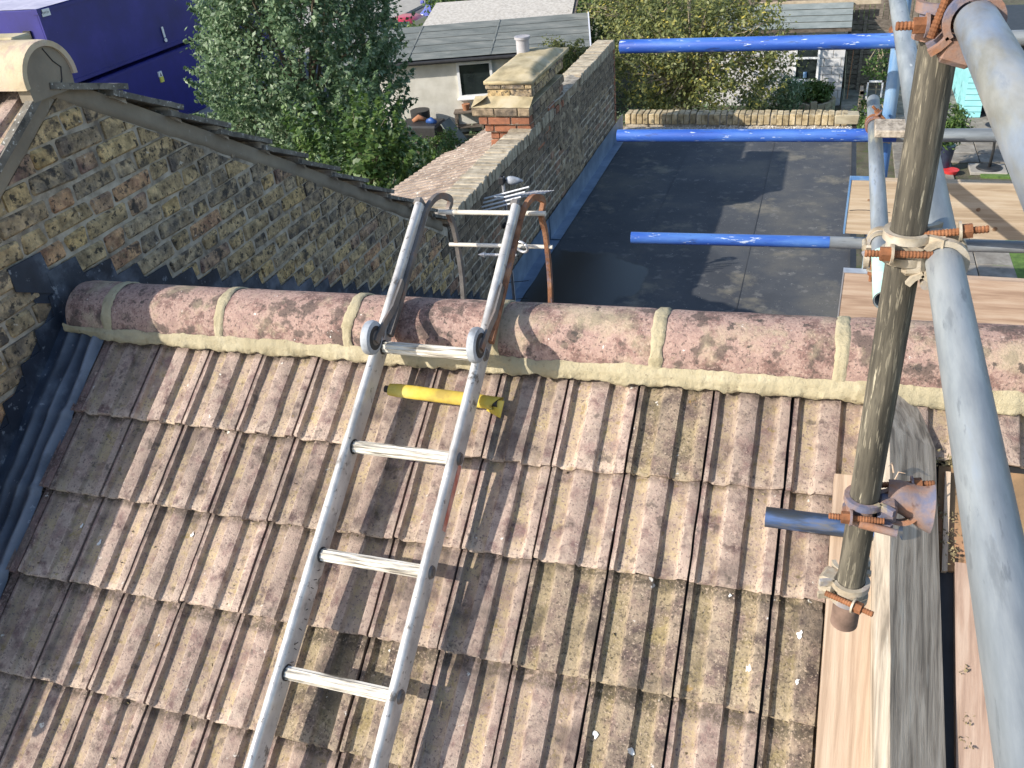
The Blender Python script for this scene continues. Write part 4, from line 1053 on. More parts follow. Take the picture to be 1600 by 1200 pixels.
half_blue((1.447, 1.665, .735), (3.3, 1.50, .775), .53, 'uppermost of the three bright blue crossing tubes')
half_blue((1.405, 1.765, .362), (3.3, 1.72, .40), .56, 'middle bright blue crossing tube just above the boards')
half_blue((1.468, 1.70, -.060), (3.3, 1.86, -.085), .44, 'lowest bright blue crossing tube in the gap between the boards')
tube_obj('scaffold_tube', (2.163, -.115, .055), (2.46, -.118, .062), blued_m, 'short scuffed blue tube end lying over the tiles')

def coupler(C_, axA, axB, offB, label, m1, m2, bolt_dir=-1, tA=None, tB=None, bolt2=True):
    """right-angle coupler: band round tube A at C_, band round tube B at C_+offB; bolts with nuts"""
    axA, axB, offB = Vector(axA).normalized(), Vector(axB).normalized(), Vector(offB)
    root = empty('scaffold_coupler', tuple(C_), label, 'coupler', 'scaffold couplers')
    C_ = Vector(C_)
    def clamp(c, ax, toward, m_, flip):
        t = (toward-ax*toward.dot(ax)).normalized(); s = ax.cross(t)*flip
        # two ribs and a thin saddle web
        for dz in (-.016, .016):
            mb = MB(); n = 22
            pts = []
            for i in range(n+1):
                an = math.radians(35+290*i/n)
                pts.append(c+ax*(dz)+t*.0295*math.cos(an)+s*.0295*math.sin(an))
            mb.strap(pts, ax, .0125, .0085)
            # ends turned out toward the bolt / hinge
            mb.strap([pts[0], pts[0]+t*.012+s*.006, pts[0]+t*.022+s*.014], ax, .0125, .008)
            mb.strap([pts[-1], pts[-1]+t*.012-s*.006, pts[-1]+t*.020-s*.016], ax, .0125, .008)
            mb.build('clamp_rib', m_, root, smooth=50)
        mb = MB(); pts = [c+t*.0262*math.cos(math.radians(a))+s*.0262*math.sin(math.radians(a)) for a in range(60, 301, 15)]
        mb.strap(pts, ax, .030, .003); mb.build('clamp_band', m_, root, smooth=50)
        # saddle block
        mb = MB(); mb.cbox((-.021, -.017, -.020), (.021, .014, .020), .006, M=basis(s, -t, ax, c+t*.036)); mb.build('saddle', m_, root)
        # lug, hinge pin
        mb = MB(); h = c-s*.034+t*.020; mb.tube(h-ax*.021, h+ax*.021, .0075, 12); mb.build('hinge_pin', m_, root, smooth=40)
        # swing bolt
        b0 = c+s*.035+t*.020; bd = (-t*1.0+s*.06).normalized()
        if flip < 0 and not bolt2: return
        mb = MB(); pts = []; rs = []
        L_ = .088
        for i in range(40):
            pts.append(b0-bd*.012+bd*L_*i/39); rs.append(.0047 if i % 2 else .0056)
        mb.chain(pts, rs, 10); mb.build('bolt', nut_m if m_ is not coup_m else nut_m, root, smooth=30)
        mb = MB(); nn = b0+bd*.042; mb.tube(nn, nn+bd*.014, .0108, 6); mb.build('nut', nut_m, root)
        mb = MB(); mb.tube(nn-bd*.003, nn+bd*.0005, .0145, 16); mb.build('washer', m_, root, smooth=40)
    clamp(C_, axA, Vector(tA) if tA else offB, m1, 1*bolt_dir)
    clamp(C_+offB, axB, Vector(tB) if tB else -offB, m2, 1)
    return root
coupler((BX-.002, BY+.010, 1.236), (0, 0, 1), (0, 1, 0), (.026, -.060, .011), 'large rusty coupler at the top of the dark upright tube', rustp_m, rustp_m, -1, tA=(1, 0, 0), tB=(-.3, 0, -1))
coupler((BX-.001, BY+.006, .932), (0, 0, 1), (0, 1, 0), (.048, -.010, -.013), 'buff grey coupler joining the dark upright to the long galvanised tube', coup_m, coup_m, -1, tA=(1, 0, 0), tB=(-1, 0, -.1))
coupler((BX, BY+.001, .445), (0, 0, 1), (0, .8, -.57), (.060, .025, -.010), 'rusty and blue coupler half way down the dark upright over the board', rustp_m, rustp_m, -1, tA=(1, 0, 0))
coupler((BX, BY, .245), (0, 0, 1), (1, 0, 0), (.012, .055, -.012), 'cream painted coupler near the bottom end of the dark upright', coup_m, coup_m, 1, tA=(-1, .35, 0))
coupler((2.452, 1.825, .385), (0, 0, 1), (1, 0, 0), (-.03, -.07, .0), 'small buff coupler on the blue upright at the middle blue tube', coup_m, coup_m, -1)
coupler((2.384, 1.74, .424), (0, 1, 0), (0, 0, 1), (.066, .085, -.06), 'brown coupler clamping the pale tube to the blue upright', rust_m, coup_m, -1)
coupler((2.445, 1.823, .735), (0, 0, 1), (1, 0, 0), (-.01, -.16, .01), 'coupler behind the dark upright on the uppermost blue tube', rust_m, rust_m, -1)
coupler((2.458, 1.826, -.06), (0, 0, 1), (1, 0, 0), (.0, -.10, -.01), 'coupler half hidden between the two horizontal boards', coup_m, coup_m, -1)
coupler((2.384, .70, .414), (0, 1, 0), (1, 0, 0), (-.012, .0, -.052), 'pale coupler on the underside of the thin tube by its green end', coup_m, coup_m, -1)
# flared rusted sheet on the third coupler
sh = empty('scaffold_clamp_plate', (2.40, -.46, .44), 'flared rusty clamp half with flaking blue and cream paint over the board edge', 'clamp')
mb = MB()
def flare(u, v):
    an = math.radians(-70+170*v)
    r = .029+.016*u*u
    c = V(2.368+.074*u, -.468, .452-.016*u)
    return c+V(.0, -math.cos(an)*r, math.sin(an)*r+.004*math.sin(u*6))
mb.grid(flare, 14, 16)
n0 = len(mb.v); mb.v += [tuple(Vector(p)+V(0, .004, -.0035)) for p in mb.v]; mb.f += [tuple(i+n0 for i in f) for f in list(mb.f)]
mb.build('flared_plate', rustp_m, sh, smooth='all')
mb = MB(); mb.tube((2.325, -.54, .437), (2.385, -.545, .432), .007, 14); mb.build('pin', rustp_m, sh, smooth=40)

# boards standing on edge behind the ridge
def toe_board(x0, x1, z0, z1, y, mt, label):
    root = empty('toe_board', (x0, y, z0), label, 'board', 'boards behind the ridge')
    mb = MB(); nx = 40
    vs = []
    for i in range(nx+1):
        x = x0+(x1-x0)*i/nx
        wv = .0025*mnoise.noise(V(x*2.1, y, z0)); vs += [(x, y+wv, z0+wv), (x, y+wv+.038, z0), (x, y+wv+.038, z1), (x, y+wv, z1+wv*.6)]
    fs = [(i*4+k, i*4+(k+1) % 4, i*4+4+(k+1) % 4, i*4+4+k) for i in range(nx) for k in range(4)]+[(3, 2, 1, 0), (nx*4, nx*4+1, nx*4+2, nx*4+3)]
    mb.add(vs, fs); mb.build('board', mt, root)
    return root
tb = toe_board(2.325, 4.2, -.012, .208, 1.735, wood_m, 'upper knotted board with blue painted end hoop behind the ridge')
mb = MB(); mb.box((2.322, 1.732, -.014), (2.328, 1.776, .211)); mb.build('end_hoop', bluelt_m, tb)
mb = MB(); mb.box((2.328, 1.734, .2085), (2.43, 1.776, .2105)); mb.build('hoop_strap', bluelt_m, tb)
for (x, z, r) in ((2.56, .155, .009), (2.64, .06, .010), (2.79, .105, .008), (2.86, .03, .009), (2.40, .13, .005), (2.98, .16, .009)):
    mb = MB(); mb.tube((x, 1.7345, z), (x, 1.7325, z), r, 14, r2=r*.8); mb.build('knot', mat('knot_wood', [(.3, (.16, .09, .045)), (.7, (.34, .21, .12))], scale=60) if 'knot_wood' not in MATS else MATS['knot_wood'], tb)
mb = MB(); mb.chain([V(2.335+.03*i, 1.7335, .085+.004*math.sin(i*.9)) for i in range(6)], .0014, 5); mb.build('split', black_m, tb)
tb2 = toe_board(2.345, 4.2, -.425, -.187, 1.735, woodp_m, 'lower pinkish board directly behind the ridge tiles')
mb = MB(); mb.box((2.342, 1.733, -.186), (2.47, 1.777, -.1835)); mb.build('hoop_strap', zinc_m, tb2)
mb = MB(); mb.box((2.342, 1.732, -.43), (2.3455, 1.777, -.187)); mb.build('end_hoop', zinc_m, tb2)
tag(tb2, group='boards behind the ridge')
pe = empty('timber_offcut', (2.42, 1.50, .50), 'small grey timber offcut lying on the middle blue tube', 'offcut')
mb = MB(); mb.cbox((2.375, 1.46, .462), (2.56, 1.60, .487), .003, M=Matrix.Identity(4)); mb.build('offcut_board', woodo_m, pe)
# boards lying on the roof at right
def slope_board(name, a0, a1, s0, s1, h0, h1, mt, label, nseg=24, tilt=0., skew=0., cat='board', grp=None):
    root = empty(name, tuple(RF((a0+a1)/2, s0, h0)), label, cat, grp)
    mb = MB(); vs = []
    for i in range(nseg+1):
        s = s0+(s1-s0)*i/nseg; w = .0015*mnoise.noise(V(s*5, a0, 0)); k_ = skew*(s-s0)
        vs += [RF(a0+w+k_, s, h0), RF(a1+w+k_, s, h0), RF(a1+w+k_-.0, s, h1+tilt), RF(a0+w+k_, s, h1)]
    fs = [(i*4+k, i*4+(k+1) % 4, i*4+4+(k+1) % 4, i*4+4+k) for i in range(nseg) for k in range(4)]+[(3, 2, 1, 0), (nseg*4, nseg*4+1, nseg*4+2, nseg*4+3)]
    mb.add(vs, fs); mb.build('timber', mt, root); return root
slope_board('batten_board', 2.311, 2.424, -.045, 1.9, .004, .046, woody_m, 'fresh pale sawn board lying on the tiles below the dark upright', skew=.015)
mb = MB(); mb.grid(lambda u, v: RF(2.425+.02*u+.013*v, .02+1.9*v, .03+.0*u), 2, 6)
ld = mb.build('lead_strip', leadb_m, None, kind=None); tag(ld, 'thin blue grey lead strip between the pale board and the weathered board', 'flashing')
# leaning weathered board: narrow lit edge and a broad face turned away from the sun
wb = empty('leaning_board', tuple(RF(2.45, .2, .05)), 'thick weathered grey board leaning beside the fresh pale board', 'board')
mb = MB(); ns = 34; vs = []
for i in range(ns+1):
    t = i/ns; s = -.275+2.2*t
    drop = 0 if s > -.13 else (-.13-s)*.55
    nar = 0 if s > -.15 else (-.15-s)*.30
    sk = .055*(s-.08) if s < .7 else .034
    w = .0025*mnoise.noise(V(s*7, 1, 0))
    aL, aT, aR = 2.398+sk, 2.432+sk+w, 2.545+sk*1.1-nar+.012*(t)
    vs += [RF(aL, s, .004), RF(aL+.004, s, .108-drop), RF(aT, s, .118-drop), RF(aR, s, .012-drop*.3), RF(aR-.03, s, -.03)]
fs = [(i*5+k, i*5+(k+1) % 5, i*5+5+(k+1) % 5, i*5+5+k) for i in range(ns) for k in range(5)]+[(4, 3, 2, 1, 0), tuple(ns*5+k for k in range(5))]
mb.add(vs, fs); mb.build('timber', woodo_m, wb, smooth=25)
mb = MB()
for (s, a, l, b_) in ((-.02, 2.436, .05, .6), (-.04, 2.434, .035, -.5), (.0, 2.44, .04, .9)):
    p0 = RF(a, s, .115); mb.chain([p0, p0+V(.012*b_, .01, .02), p0+V(.03*b_, -.012, l*.7)], [.0022, .0016, .0005], 5)
mb.build('splinter', woody_m, wb)
st = slope_board('stained_sheet', 2.548, 3.4, -.118, .135, -.05, -.034, ply_m, 'brown rust stained sheet below the cut tiles at right')
slope_board('pinkish_plank', 2.588, 2.76, .115, 1.9, -.05, -.022, woodps_m, 'dull pinkish plank beyond the weathered board at lower right', skew=.035)
slope_board('pinkish_plank', 2.80, 3.2, .10, 1.9, -.09, -.07, ply_m, 'brown plank edge at the far lower right corner', skew=.02)
slope_board('shaded_batten', 2.560, 2.572, -.10, .14, -.04, -.018, woody_m, 'thin pale batten in the dark gap beside the weathered board')
mb = MB(); rq = random.Random(31)
for (s, a, sz) in ((.00, 2.563, .016), (.01, 2.57, .013), (.05, 2.572, .016), (.075, 2.575, .02), (.10, 2.58, .018), (-.135, 2.56, .03), (-.13, 2.60, .022), (-.128, 2.64, .02), (-.125, 2.54, .02), (.35, 2.61, .015), (.45, 2.62, .013), (.5, 2.62, .016)):
    c = RF(a, s, -.025)
    for k in range(26):
        q = c+V(rq.gauss(0, 1), rq.gauss(0, 1), rq.gauss(0, .6))*sz*.55; z_ = sz*.3
        vs = [q+V(rq.gauss(0, 1), rq.gauss(0, 1), rq.gauss(0, 1)).normalized()*z_ for _ in range(4)]
        mb.add(vs, [(0, 1, 2), (0, 2, 3), (0, 3, 1), (1, 3, 2)])
tag(mb.build('moss_clumps', mossd_m), 'moss and dirt clumps in the gap right of the weathered board', kind='stuff')

# ------------------------------------------------------------------ television aerial on the parapet
ta = empty('tv_aerial', (-.10, 4.40, -1.95), 'television aerial with bright rods on a mast in front of the parapet', 'aerial')
mb = MB(); mb.tube((-.10, 4.40, -2.0), (-.10, 4.40, -.81), .0135, 14); mb.build('mast', zinc_m, ta, smooth=40)
eU = V(.93, .15, .22).normalized(); eB = V(.25, .92, -.30).normalized()
b0 = V(-.10, 4.38, -.965)
mb = MB(); mb.tube(b0-eB*.12, b0+eB*.62, .009, 8); mb.build('boom', zinc_m, ta, smooth=40)
for i in range(4):
    c = b0+V(.0, -.02, .03)+V(-.02*i, -.03*i, -.028*i)+eU*(-.03); l = .25-.006*i
    mb = MB(); mb.tube(c-eU*l, c+eU*l, .007, 8); mb.build('reflector_rod', whitep_m, ta, smooth=40)
for i in range(9):
    c = b0+eB*(.13+.055*i); l = .16-.007*i
    mb = MB(); mb.tube(c-eU*l, c+eU*l*1.05, .0026, 6); mb.build('element', zinc_m, ta, smooth=40)
mb = MB(); c = V(-.085, 4.42, -.845)
prs = [(0, .012), (.02, .030), (.05, .034), (.09, .026), (.13, .010), (.14, .002)]
dd = V(1, .25, -.12).normalized(); ps = [c+dd*a for a, r in prs]; mb.chain(ps, [r for a, r in prs], 14); mb.build('dipole_housing', rubber_m, ta, smooth='all')
mb = MB(); mb.cbox((-.13, 4.37, -.87), (-.085, 4.42, -.81), .006); mb.build('mast_clamp', black_m, ta)
mb = MB(); mb.cbox((-.13, 4.36, -1.23), (-.06, 4.42, -1.19), .006); mb.cbox((-.24, 4.37, -1.6), (-.08, 4.43, -1.57), .004); mb.build('wall_bracket', black_m, ta)
for zz, ll in ((-1.33, .09), (-1.42, .12), (-1.50, .07), (-1.72, .13), (-1.88, .12)):
    mb = MB(); mb.tube((-.10-ll*.4, 4.39, zz), (-.10+ll, 4.43, zz+.012), .003, 6); mb.build('element', black_m, ta)
mb = MB(); mb.chain([V(-.08, 4.40, -.84), V(.0, 4.44, -.83), V(.06, 4.43, -.90), V(.02, 4.41, -.93), V(-.09, 4.38, -.92), V(-.09, 4.38, -1.9)], .003, 6); mb.build('cable', black_m, ta)

# ------------------------------------------------------------------ shipping containers along the street
def container(z0, z1, y1, label, top):
    root = empty('shipping_container', (-19.2, 21, z0), label, 'container', 'blue containers stacked by the street')
    mb = MB(); mb.cbox((-20.35, 18.02, z0), (-17.93, y1, z1), .03); mb.build('body', cont_m, root)
    mb = MB()
    for zz in (z0+.03, z1-.11):
        mb.box((-17.94, 18.03, zz), (-17.90, y1, zz+.09))
    for yy_ in (18.02, y1-.10): mb.box((-17.945, yy_, z0), (-17.895, yy_+.10, z1))
    mb.build('side_rail', cont_m, root)
    for yy_ in (18.0, y1-.15):
        for zz in (z0-.01, z1-.13):
            m3 = MB(); m3.box((-18.08, yy_, zz), (-17.885, yy_+.17, zz+.14)); m3.build('corner_casting', cont_m, root)
    if top:
        m4 = MB(); m4.grid(lambda u, v: V(-20.34+2.4*u, 18.03+(y1-18.05)*v, z1+.012+.01*mnoise.noise(V(u*4, v*12, 0))), 20, 40); m4.build('roof_sheet', contt_m, root, smooth='all')
    return root
c1 = container(-3.70, -1.63, 30.2, 'upper blue container with white label at its corner', True)
c2 = container(-6.06+.18, -3.80, 30.2, 'lower blue container with yellow warning sticker', False)
mb = MB(); mb.box((-17.9, 18.14, -1.84), (-17.885, 18.44, -1.66)); lb = mb.build('label_plate', whitep_m, c1)
# the plate's grey characters are only blurred strokes in the photograph
mb = MB()
for i_, (w_, h_) in enumerate(((.030, .075), (.034, .07), (.028, .075), (.034, .07), (.026, .06))):
    y_ = 18.18+.048*i_; mb.box((-17.884, y_, -1.785), (-17.882, y_+w_*.35, -1.785+h_)); mb.box((-17.884, y_, -1.785+h_*.45), (-17.882, y_+w_, -1.785+h_*.62))
mb.build('plate_marks', shroof_m, c1)
mb = MB(); mb.box((-17.9, 22.66, -3.34), (-17.88, 22.74, -3.02)); mb.tube((-17.9, 22.70, -3.42), (-17.87, 22.70, -3.42), .06, 14); mb.build('white_handle', whitep_m, c1)
mb = MB(); mb.box((-17.93, 21.93, -4.38), (-17.885, 22.09, -4.22)); mb.build('sticker_white', whitep_m, c2)
mb = MB(); mb.box((-17.93, 21.95, -4.55), (-17.884, 22.10, -4.385)); mb.build('sticker_yellow', mat('warning_yellow', [(.3, (.7, .65, .1)), (.7, (.75, .7, .15))]), c2)
mb = MB(); mb.prism([(-17.883, 21.97, -4.36), (-17.883, 22.05, -4.36), (-17.883, 22.01, -4.25)], (.001, 0, 0)); mb.build('warning_triangle', black_m, c2)
mb = MB(); mb.box((-18.6, 17.97, -2.35), (-18.35, 18.03, -2.15)); mb.build('lock_box', black_m, c1)
mb = MB(); mb.tube((-18.45, 17.95, -2.42), (-18.45, 17.95, -2.30), .035, 10); mb.build('padlock', zinc_m, c1)
c3 = empty('shipping_container', (-22.5, 19, -3.7), 'blue container end farther left beyond the lock box', 'container', 'blue containers stacked by the street')
mb = MB(); mb.cbox((-24.5, 17.6, -5.9), (-20.6, 26, -1.85), .03); mb.build('body', cont_m, c3)
mb = MB(); mb.grid(lambda u, v: V(-24.48+3.85*u, 17.63+8.3*v, -1.838), 2, 2); mb.build('roof_sheet', contt_m, c3)

# ------------------------------------------------------------------ garden buildings
def win(parent, M_, w, h, fr=.07, mullion_h=None, curtain=False):
    """window in local x (width), z (height); y = outwards (-)"""
    f = MB()
    f.box((0, -.05, 0), (fr, .02, h), M_); f.box((w-fr, -.05, 0), (w, .02, h), M_)
    f.box((fr, -.05, h-fr), (w-fr, .02, h), M_); f.box((fr, -.05, 0), (w-fr, .02, fr), M_)
    if mullion_h: f.box((fr, -.045, mullion_h), (w-fr, .02, mullion_h+fr*.8), M_)
    wo = f.build('window', whitep_m, parent)
    s_ = MB(); s_.cbox((-.06, -.11, -.05), (w+.06, .02, -.005), .006, M_); s_.build('sill', whitep_m, wo)
    p_ = MB(); p_.box((fr, -.008, fr), (w-fr, .0, h-fr), M_); p_.build('pane', glass_m, wo)
    return wo
# white rendered outbuilding
shd = empty('white_outbuilding', (-7.4, 22, GZ), 'white rendered outbuilding with dark mineral felt roof and one window', 'outbuilding')
A15 = math.radians(15)
MS = Matrix.Translation((-10.0, 21.22, GZ)) @ Matrix.Rotation(A15, 4, 'Z')
mb = MB(); mb.box((-.9, 0, 0), (5.9, 2.1, 2.08), MS); mb.build('wall', wall_m, shd)
def shroof(u, v): return MS @ V(-1.1+7.25*u, -.22+2.6*v, 2.13+.42*v+.008*mnoise.noise(V(u*9, v*5, 0)))
for i in range(5):
    mb = MB(); mb.grid(lambda u, v: shroof(u, (i+v*1.04)/5)+V(0, 0, .008*(5-i)*0+.012*(1-v)), 30, 3); mb.build('felt_strip', shroof_m, shd)
for u_ in (.30, .62):
    mb = MB(); mb.grid(lambda a, b: shroof(u_+.006*a+.02*b, b)+V(0, 0, .02), 1, 10); mb.build('felt_joint', shroof_m, shd)
mb = MB(); mb.prism([MS @ V(-1.1, -.20, 2.10), MS @ V(-1.1, 2.35, 2.50), MS @ V(-1.1, 2.35, 2.40), MS @ V(-1.1, -.20, 2.0)], (MS.to_3x3() @ V(7.25, 0, 0))); mb.build('roof_deck', black_m, shd)
mb = MB(); mb.tube(MS @ V(-1.1, -.27, 2.07), MS @ V(6.15, -.27, 2.05), .055, 10); mb.build('gutter', black_m, shd)
mb = MB(); mb.prism([MS @ V(6.16, -.26, 2.02), MS @ V(6.16, 2.35, 2.43), MS @ V(6.16, 2.35, 2.58), MS @ V(6.16, -.26, 2.17)], MS.to_3x3() @ V(.04, 0, 0)); mb.build('bargeboard', mat('grey_white_board', [(.3, (.55, .58, .66)), (.7, (.66, .68, .74))]), shd)
win(shd, MS @ Matrix.Translation((2.42, -.02, .98)), 1.0, .98, .075)
gar = empty('pebbled_garage', (-7, 25, GZ), 'low garage with pale pebbled sheet roof behind the white outbuilding', 'garage')
MG = Matrix.Translation((-9.6, 24.2, GZ)) @ Matrix.Rotation(math.radians(11), 4, 'Z')
mb = MB(); mb.box((0, 0, 0), (4.5, 2.9, 2.2), MG); mb.build('wall', wall_m, gar)
for x0 in (0, 2.25):
    mb = MB(); mb.grid(lambda u, v: MG @ V(-.15+x0+(2.40 if x0 else 2.37)*u, -.3+3.35*v, 2.28+.35*v+.006*mnoise.noise(V(u*9, v*9, x0))+(.012 if x0 else 0)), 14, 14); mb.build('roof_sheet', shroof2_m, gar)
mb = MB(); mb.prism([MG @ V(-.15, -.3, 2.25), MG @ V(-.15, 3.05, 2.60), MG @ V(-.15, 3.05, 2.5), MG @ V(-.15, -.3, 2.15)], MG.to_3x3() @ V(4.75, 0, 0)); mb.build('roof_deck', fence_m, gar)

# grey block studio
stu = empty('grey_block_shed', (1.7, 25, GZ), 'pale grey block built garden shed with white window', 'shed')
SY = 24.55
mb = MB(); mb.box((-1.2, SY+.012, GZ), (2.60, SY+2.6, GZ+2.05)); mb.build('mortar_bed', kerb_m, stu)
z = GZ; k = 0
bw = .44
while z < GZ+2.04:
    x = -1.2-(.22 if k % 2 else 0)
    while x < 2.6:
        a, b = max(x, -1.2), min(x+bw-.018, 2.615)
        zz = min(z+.200, GZ+2.05)
        if b-a > .05:
            segs = [(a, b)]
            if z+.207 > GZ+.68 and z < GZ+1.62:
                segs = [(q0, q1) for q0, q1 in ((a, min(b, 1.31)), (max(a, 1.97), b)) if q1-q0 > .03]
            for q0, q1 in segs:
                mb = MB(); mb.cbox((q0, SY, z), (q1, SY+.06, zz), .004, j=.001); mb.build('block', block_m, stu)
        x += bw
    z += .215; k += 1
for i in range(10):
    z = GZ+.215*i
    mb = MB(); mb.cbox((2.56, SY+.07, z), (2.612, SY+2.6, min(z+.207, GZ+2.05)), .003); mb.build('side_block', block_m, stu)
w_ = win(stu, Matrix.Translation((1.31, SY-.005, GZ+.68)), .66, .95, .06, mullion_h=.60)
mb = MB(); mb.tube((1.62, SY+.0-.02, GZ+.78), (1.62, SY-.02, GZ+.93), .05, 12); mb.build('vase', bluelt_m, w_)
for i in range(4):
    mb = MB()
    mb.grid(lambda u, v: V(-1.35+4.05*u, SY-.16+.33*(i+v*1.05), GZ+2.09+.10*(i+v)+.015*(1-v)+.004*mnoise.noise(V(u*8, v, i))), 20, 2); mb.build('felt_strip', mat('grey_green_felt%d' % i, [(.3, (.17, .2, .195)), (.7, (.27, .30, .29))], scale=3, rough=.95, bump=.3, bscale=80), stu)
mb = MB(); mb.prism([(-1.35, SY-.16, GZ+2.07), (-1.35, SY+1.2, GZ+2.47), (-1.35, SY+1.2, GZ+2.3), (-1.35, SY-.16, GZ+2.0)], (4.05, 0, 0)); mb.build('roof_deck', fence_m, stu)
mb = MB(); mb.box((.2, SY+1.2, GZ+2.42), (3.4, SY+1.25, GZ+2.56)); mb.build('ridge_board', fencel_m, stu)

# fence with vertical boards behind, slatted gate
def fence_v(x0, x1, y, z0, z1, n, label, mt, skew=0.):
    root = empty('board_fence', ((x0+x1)/2, y, z0), label, 'fence')
    w = (x1-x0)/n
    for i in range(n):
        mb = MB(); d = random.uniform(-.012, .012); mb.cbox((x0+w*i+.006, y+d+skew*i, z0), (x0+w*(i+1)-.006, y+.022+d+skew*i, z1+random.uniform(-.01, .01)), .003); mb.build('fence_board', mt, root)
    mb = MB(); mb.box((x0, y-.02+skew*n/2, z1-.01), (x1, y+.05+skew*n/2, z1+.04)); mb.build('top_rail', fencel_m, root)
    return root
fence_v(2.62, 3.42, 26.2, GZ, GZ+2.42, 6, 'weathered vertical board fence behind the grey shed', fence_m)
fence_v(3.42, 5.0, 27.3, GZ, GZ+2.30, 10, 'darker vertical board fence right of the taller weathered one', fence_m)
gt = empty('slatted_gate', (3.5, 26.4, GZ), 'dark brown gate of horizontal slats beside the grey shed', 'gate')
for i in range(14):
    mb = MB(); mb.cbox((2.72, 25.95+.01*(i % 2), GZ+.10+.135*i), (3.02, 25.98, GZ+.215+.135*i), .004); mb.build('slat', fence_m, gt)
    mb = MB(); mb.cbox((3.13, 25.95+.01*(i % 2), GZ+.10+.135*i), (4.3, 25.98, GZ+.215+.135*i), .004); mb.build('slat', fence_m, gt)
mb = MB(); mb.box((3.03, 25.92, GZ), (3.12, 26.02, GZ+2.05)); mb.build('gate_post', fence_m, gt)
mb = MB(); mb.box((3.13, 25.90, GZ+.05), (3.9, 25.94, GZ+.09)); mb.build('rail', fencel_m, gt)
for k_, (x, y, lab) in enumerate(((2.72, 24.9, 'thin pale cane leaning on the shed corner'), (2.80, 25.0, 'second brown cane leaning by the shed corner'))):
    o = MB().tube((x, y, GZ), (x-.06+.1*k_, y+.6, GZ+1.25), .014, 6).build('garden_cane', fencel_m if k_ == 0 else terra_m, None, label=lab, cat='cane')

# turquoise shed
ts = empty('turquoise_shed', (6.3, 23.2, GZ), 'turquoise boarded summer house at far right', 'shed')
for i in range(13):
    z = GZ+.05+.145*i
    mb = MB(); mb.prism([(5.60, 23.3, z), (5.585, 23.3, z+.02), (5.60, 23.3, z+.14)], (0, 3.4, 0)); mb.build('side_board', teal_m, ts)
    mb = MB(); mb.prism([(5.60, 23.3, z), (5.60, 23.285, z+.02), (5.60, 23.3, z+.14)], (.42, 0, 0)); mb.build('front_board', teal_m, ts)
mb = MB(); mb.box((5.61, 23.31, GZ), (6.02, 26.7, GZ+1.98)); mb.box((6.0, 23.9, GZ), (9, 26.7, GZ+1.98)); mb.build('body', teal_m, ts)
mb = MB(); mb.box((6.02, 23.42, GZ+.02), (9, 23.9, GZ+.1)); mb.build('step', black_m, ts)
mb = MB(); mb.box((6.04, 23.88, GZ), (8.6, 23.898, GZ+1.9)); mb.build('open_front', black_m, ts)
mb = MB(); mb.box((5.45, 23.1, GZ+2.0), (9.1, 26.9, GZ+2.07)); mb.build('roof', black_m, ts)
mb = MB(); mb.box((5.45, 23.06, GZ+1.96), (9.1, 23.1, GZ+2.14)); mb.build('fascia', teal_m, ts)

# planters, pots, furniture
pl_ = empty('stone_planter', (1.9, 23.9, GZ), 'low curved stone block planter under the shed window', 'planter')
pp = [(1.05, 23.75), (1.35, 23.62), (1.62, 23.70), (1.85, 23.50), (2.02, 23.55), (2.2, 23.66), (2.36, 23.86), (2.45, 24.12), (2.42, 24.4)]
for i in range(len(pp)-1):
    (ax_, ay_), (bx_, by_) = pp[i], pp[i+1]; l = math.hypot(bx_-ax_, by_-ay_)
    mx = Matrix.Translation((ax_, ay_, GZ)) @ Matrix.Rotation(math.atan2(by_-ay_, bx_-ax_), 4, 'Z')
    for r_ in range(2):
        mb = MB(); mb.cbox((.005, -.05, .16*r_), (l-.005, .05, .16*r_+.15+(.08 if i == 3 else 0)), .008, M=mx, j=.004); mb.build('block', stone_m, pl_)
mb = MB(); mb.prism([(x, y, GZ) for x, y in pp]+[(1.05, 24.5, GZ)], (0, 0, .24)); mb.build('soil', soil_m, pl_)
bb = empty('bird_bath', (5.83, 19.2, GZ), 'dark metal stand on a square stone base by the lawn', 'stand')
mb = MB(); mb.cbox((5.42, 19.12, GZ+.02), (6.16, 19.72, GZ+.09), .01); mb.build('base_slab', kerb_m, bb)
mb = MB(); mb.tube((5.82, 19.42, GZ+.09), (5.82, 19.42, GZ+.125), .27, 28, r2=.24); mb.build('foot', black_m, bb, smooth=40)
mb = MB(); mb.chain([V(5.82, 19.42, GZ+.12), V(5.83, 19.42, GZ+.5), V(5.80, 19.42, GZ+.85), V(5.83, 19.42, GZ+1.0)], [.035, .028, .03, .05], 10); mb.build('stem', black_m, bb, smooth='all')
mb = MB(); mb.tube((5.83, 19.42, GZ+.98), (5.83, 19.42, GZ+1.05), .1, 24, r2=.27); mb.build('bowl', black_m, bb, smooth=40)
pt = empty('plant_pot', (4.85, 20.0, GZ), 'dark blue glazed pot with bushy green plant on the slabs', 'pot')
mb = MB(); mb.tube((4.86, 19.35, GZ+.02), (4.86, 19.35, GZ+.62), .13, 20, r2=.2); mb.build('pot', pot_m, pt, smooth=40)
o = MB().tube((5.02, 19.15, GZ+.03), (5.02, 19.15, GZ+.13), .12, 20, r2=.17).build('red_bowl', redpl_m, None, smooth=40, label='small red bowl beside the dark blue pot', cat='bowl')
tbl = empty('garden_table', (-7.5, 22.6, GZ), 'small weathered table with pots against the white outbuilding', 'table')
MT_ = Matrix.Translation((-7.75, 21.45, GZ)) @ Matrix.Rotation(A15, 4, 'Z')
mb = MB(); mb.cbox((0, 0, .62), (.85, .4, .67), .006, MT_); mb.build('table_top', fence_m, tbl)
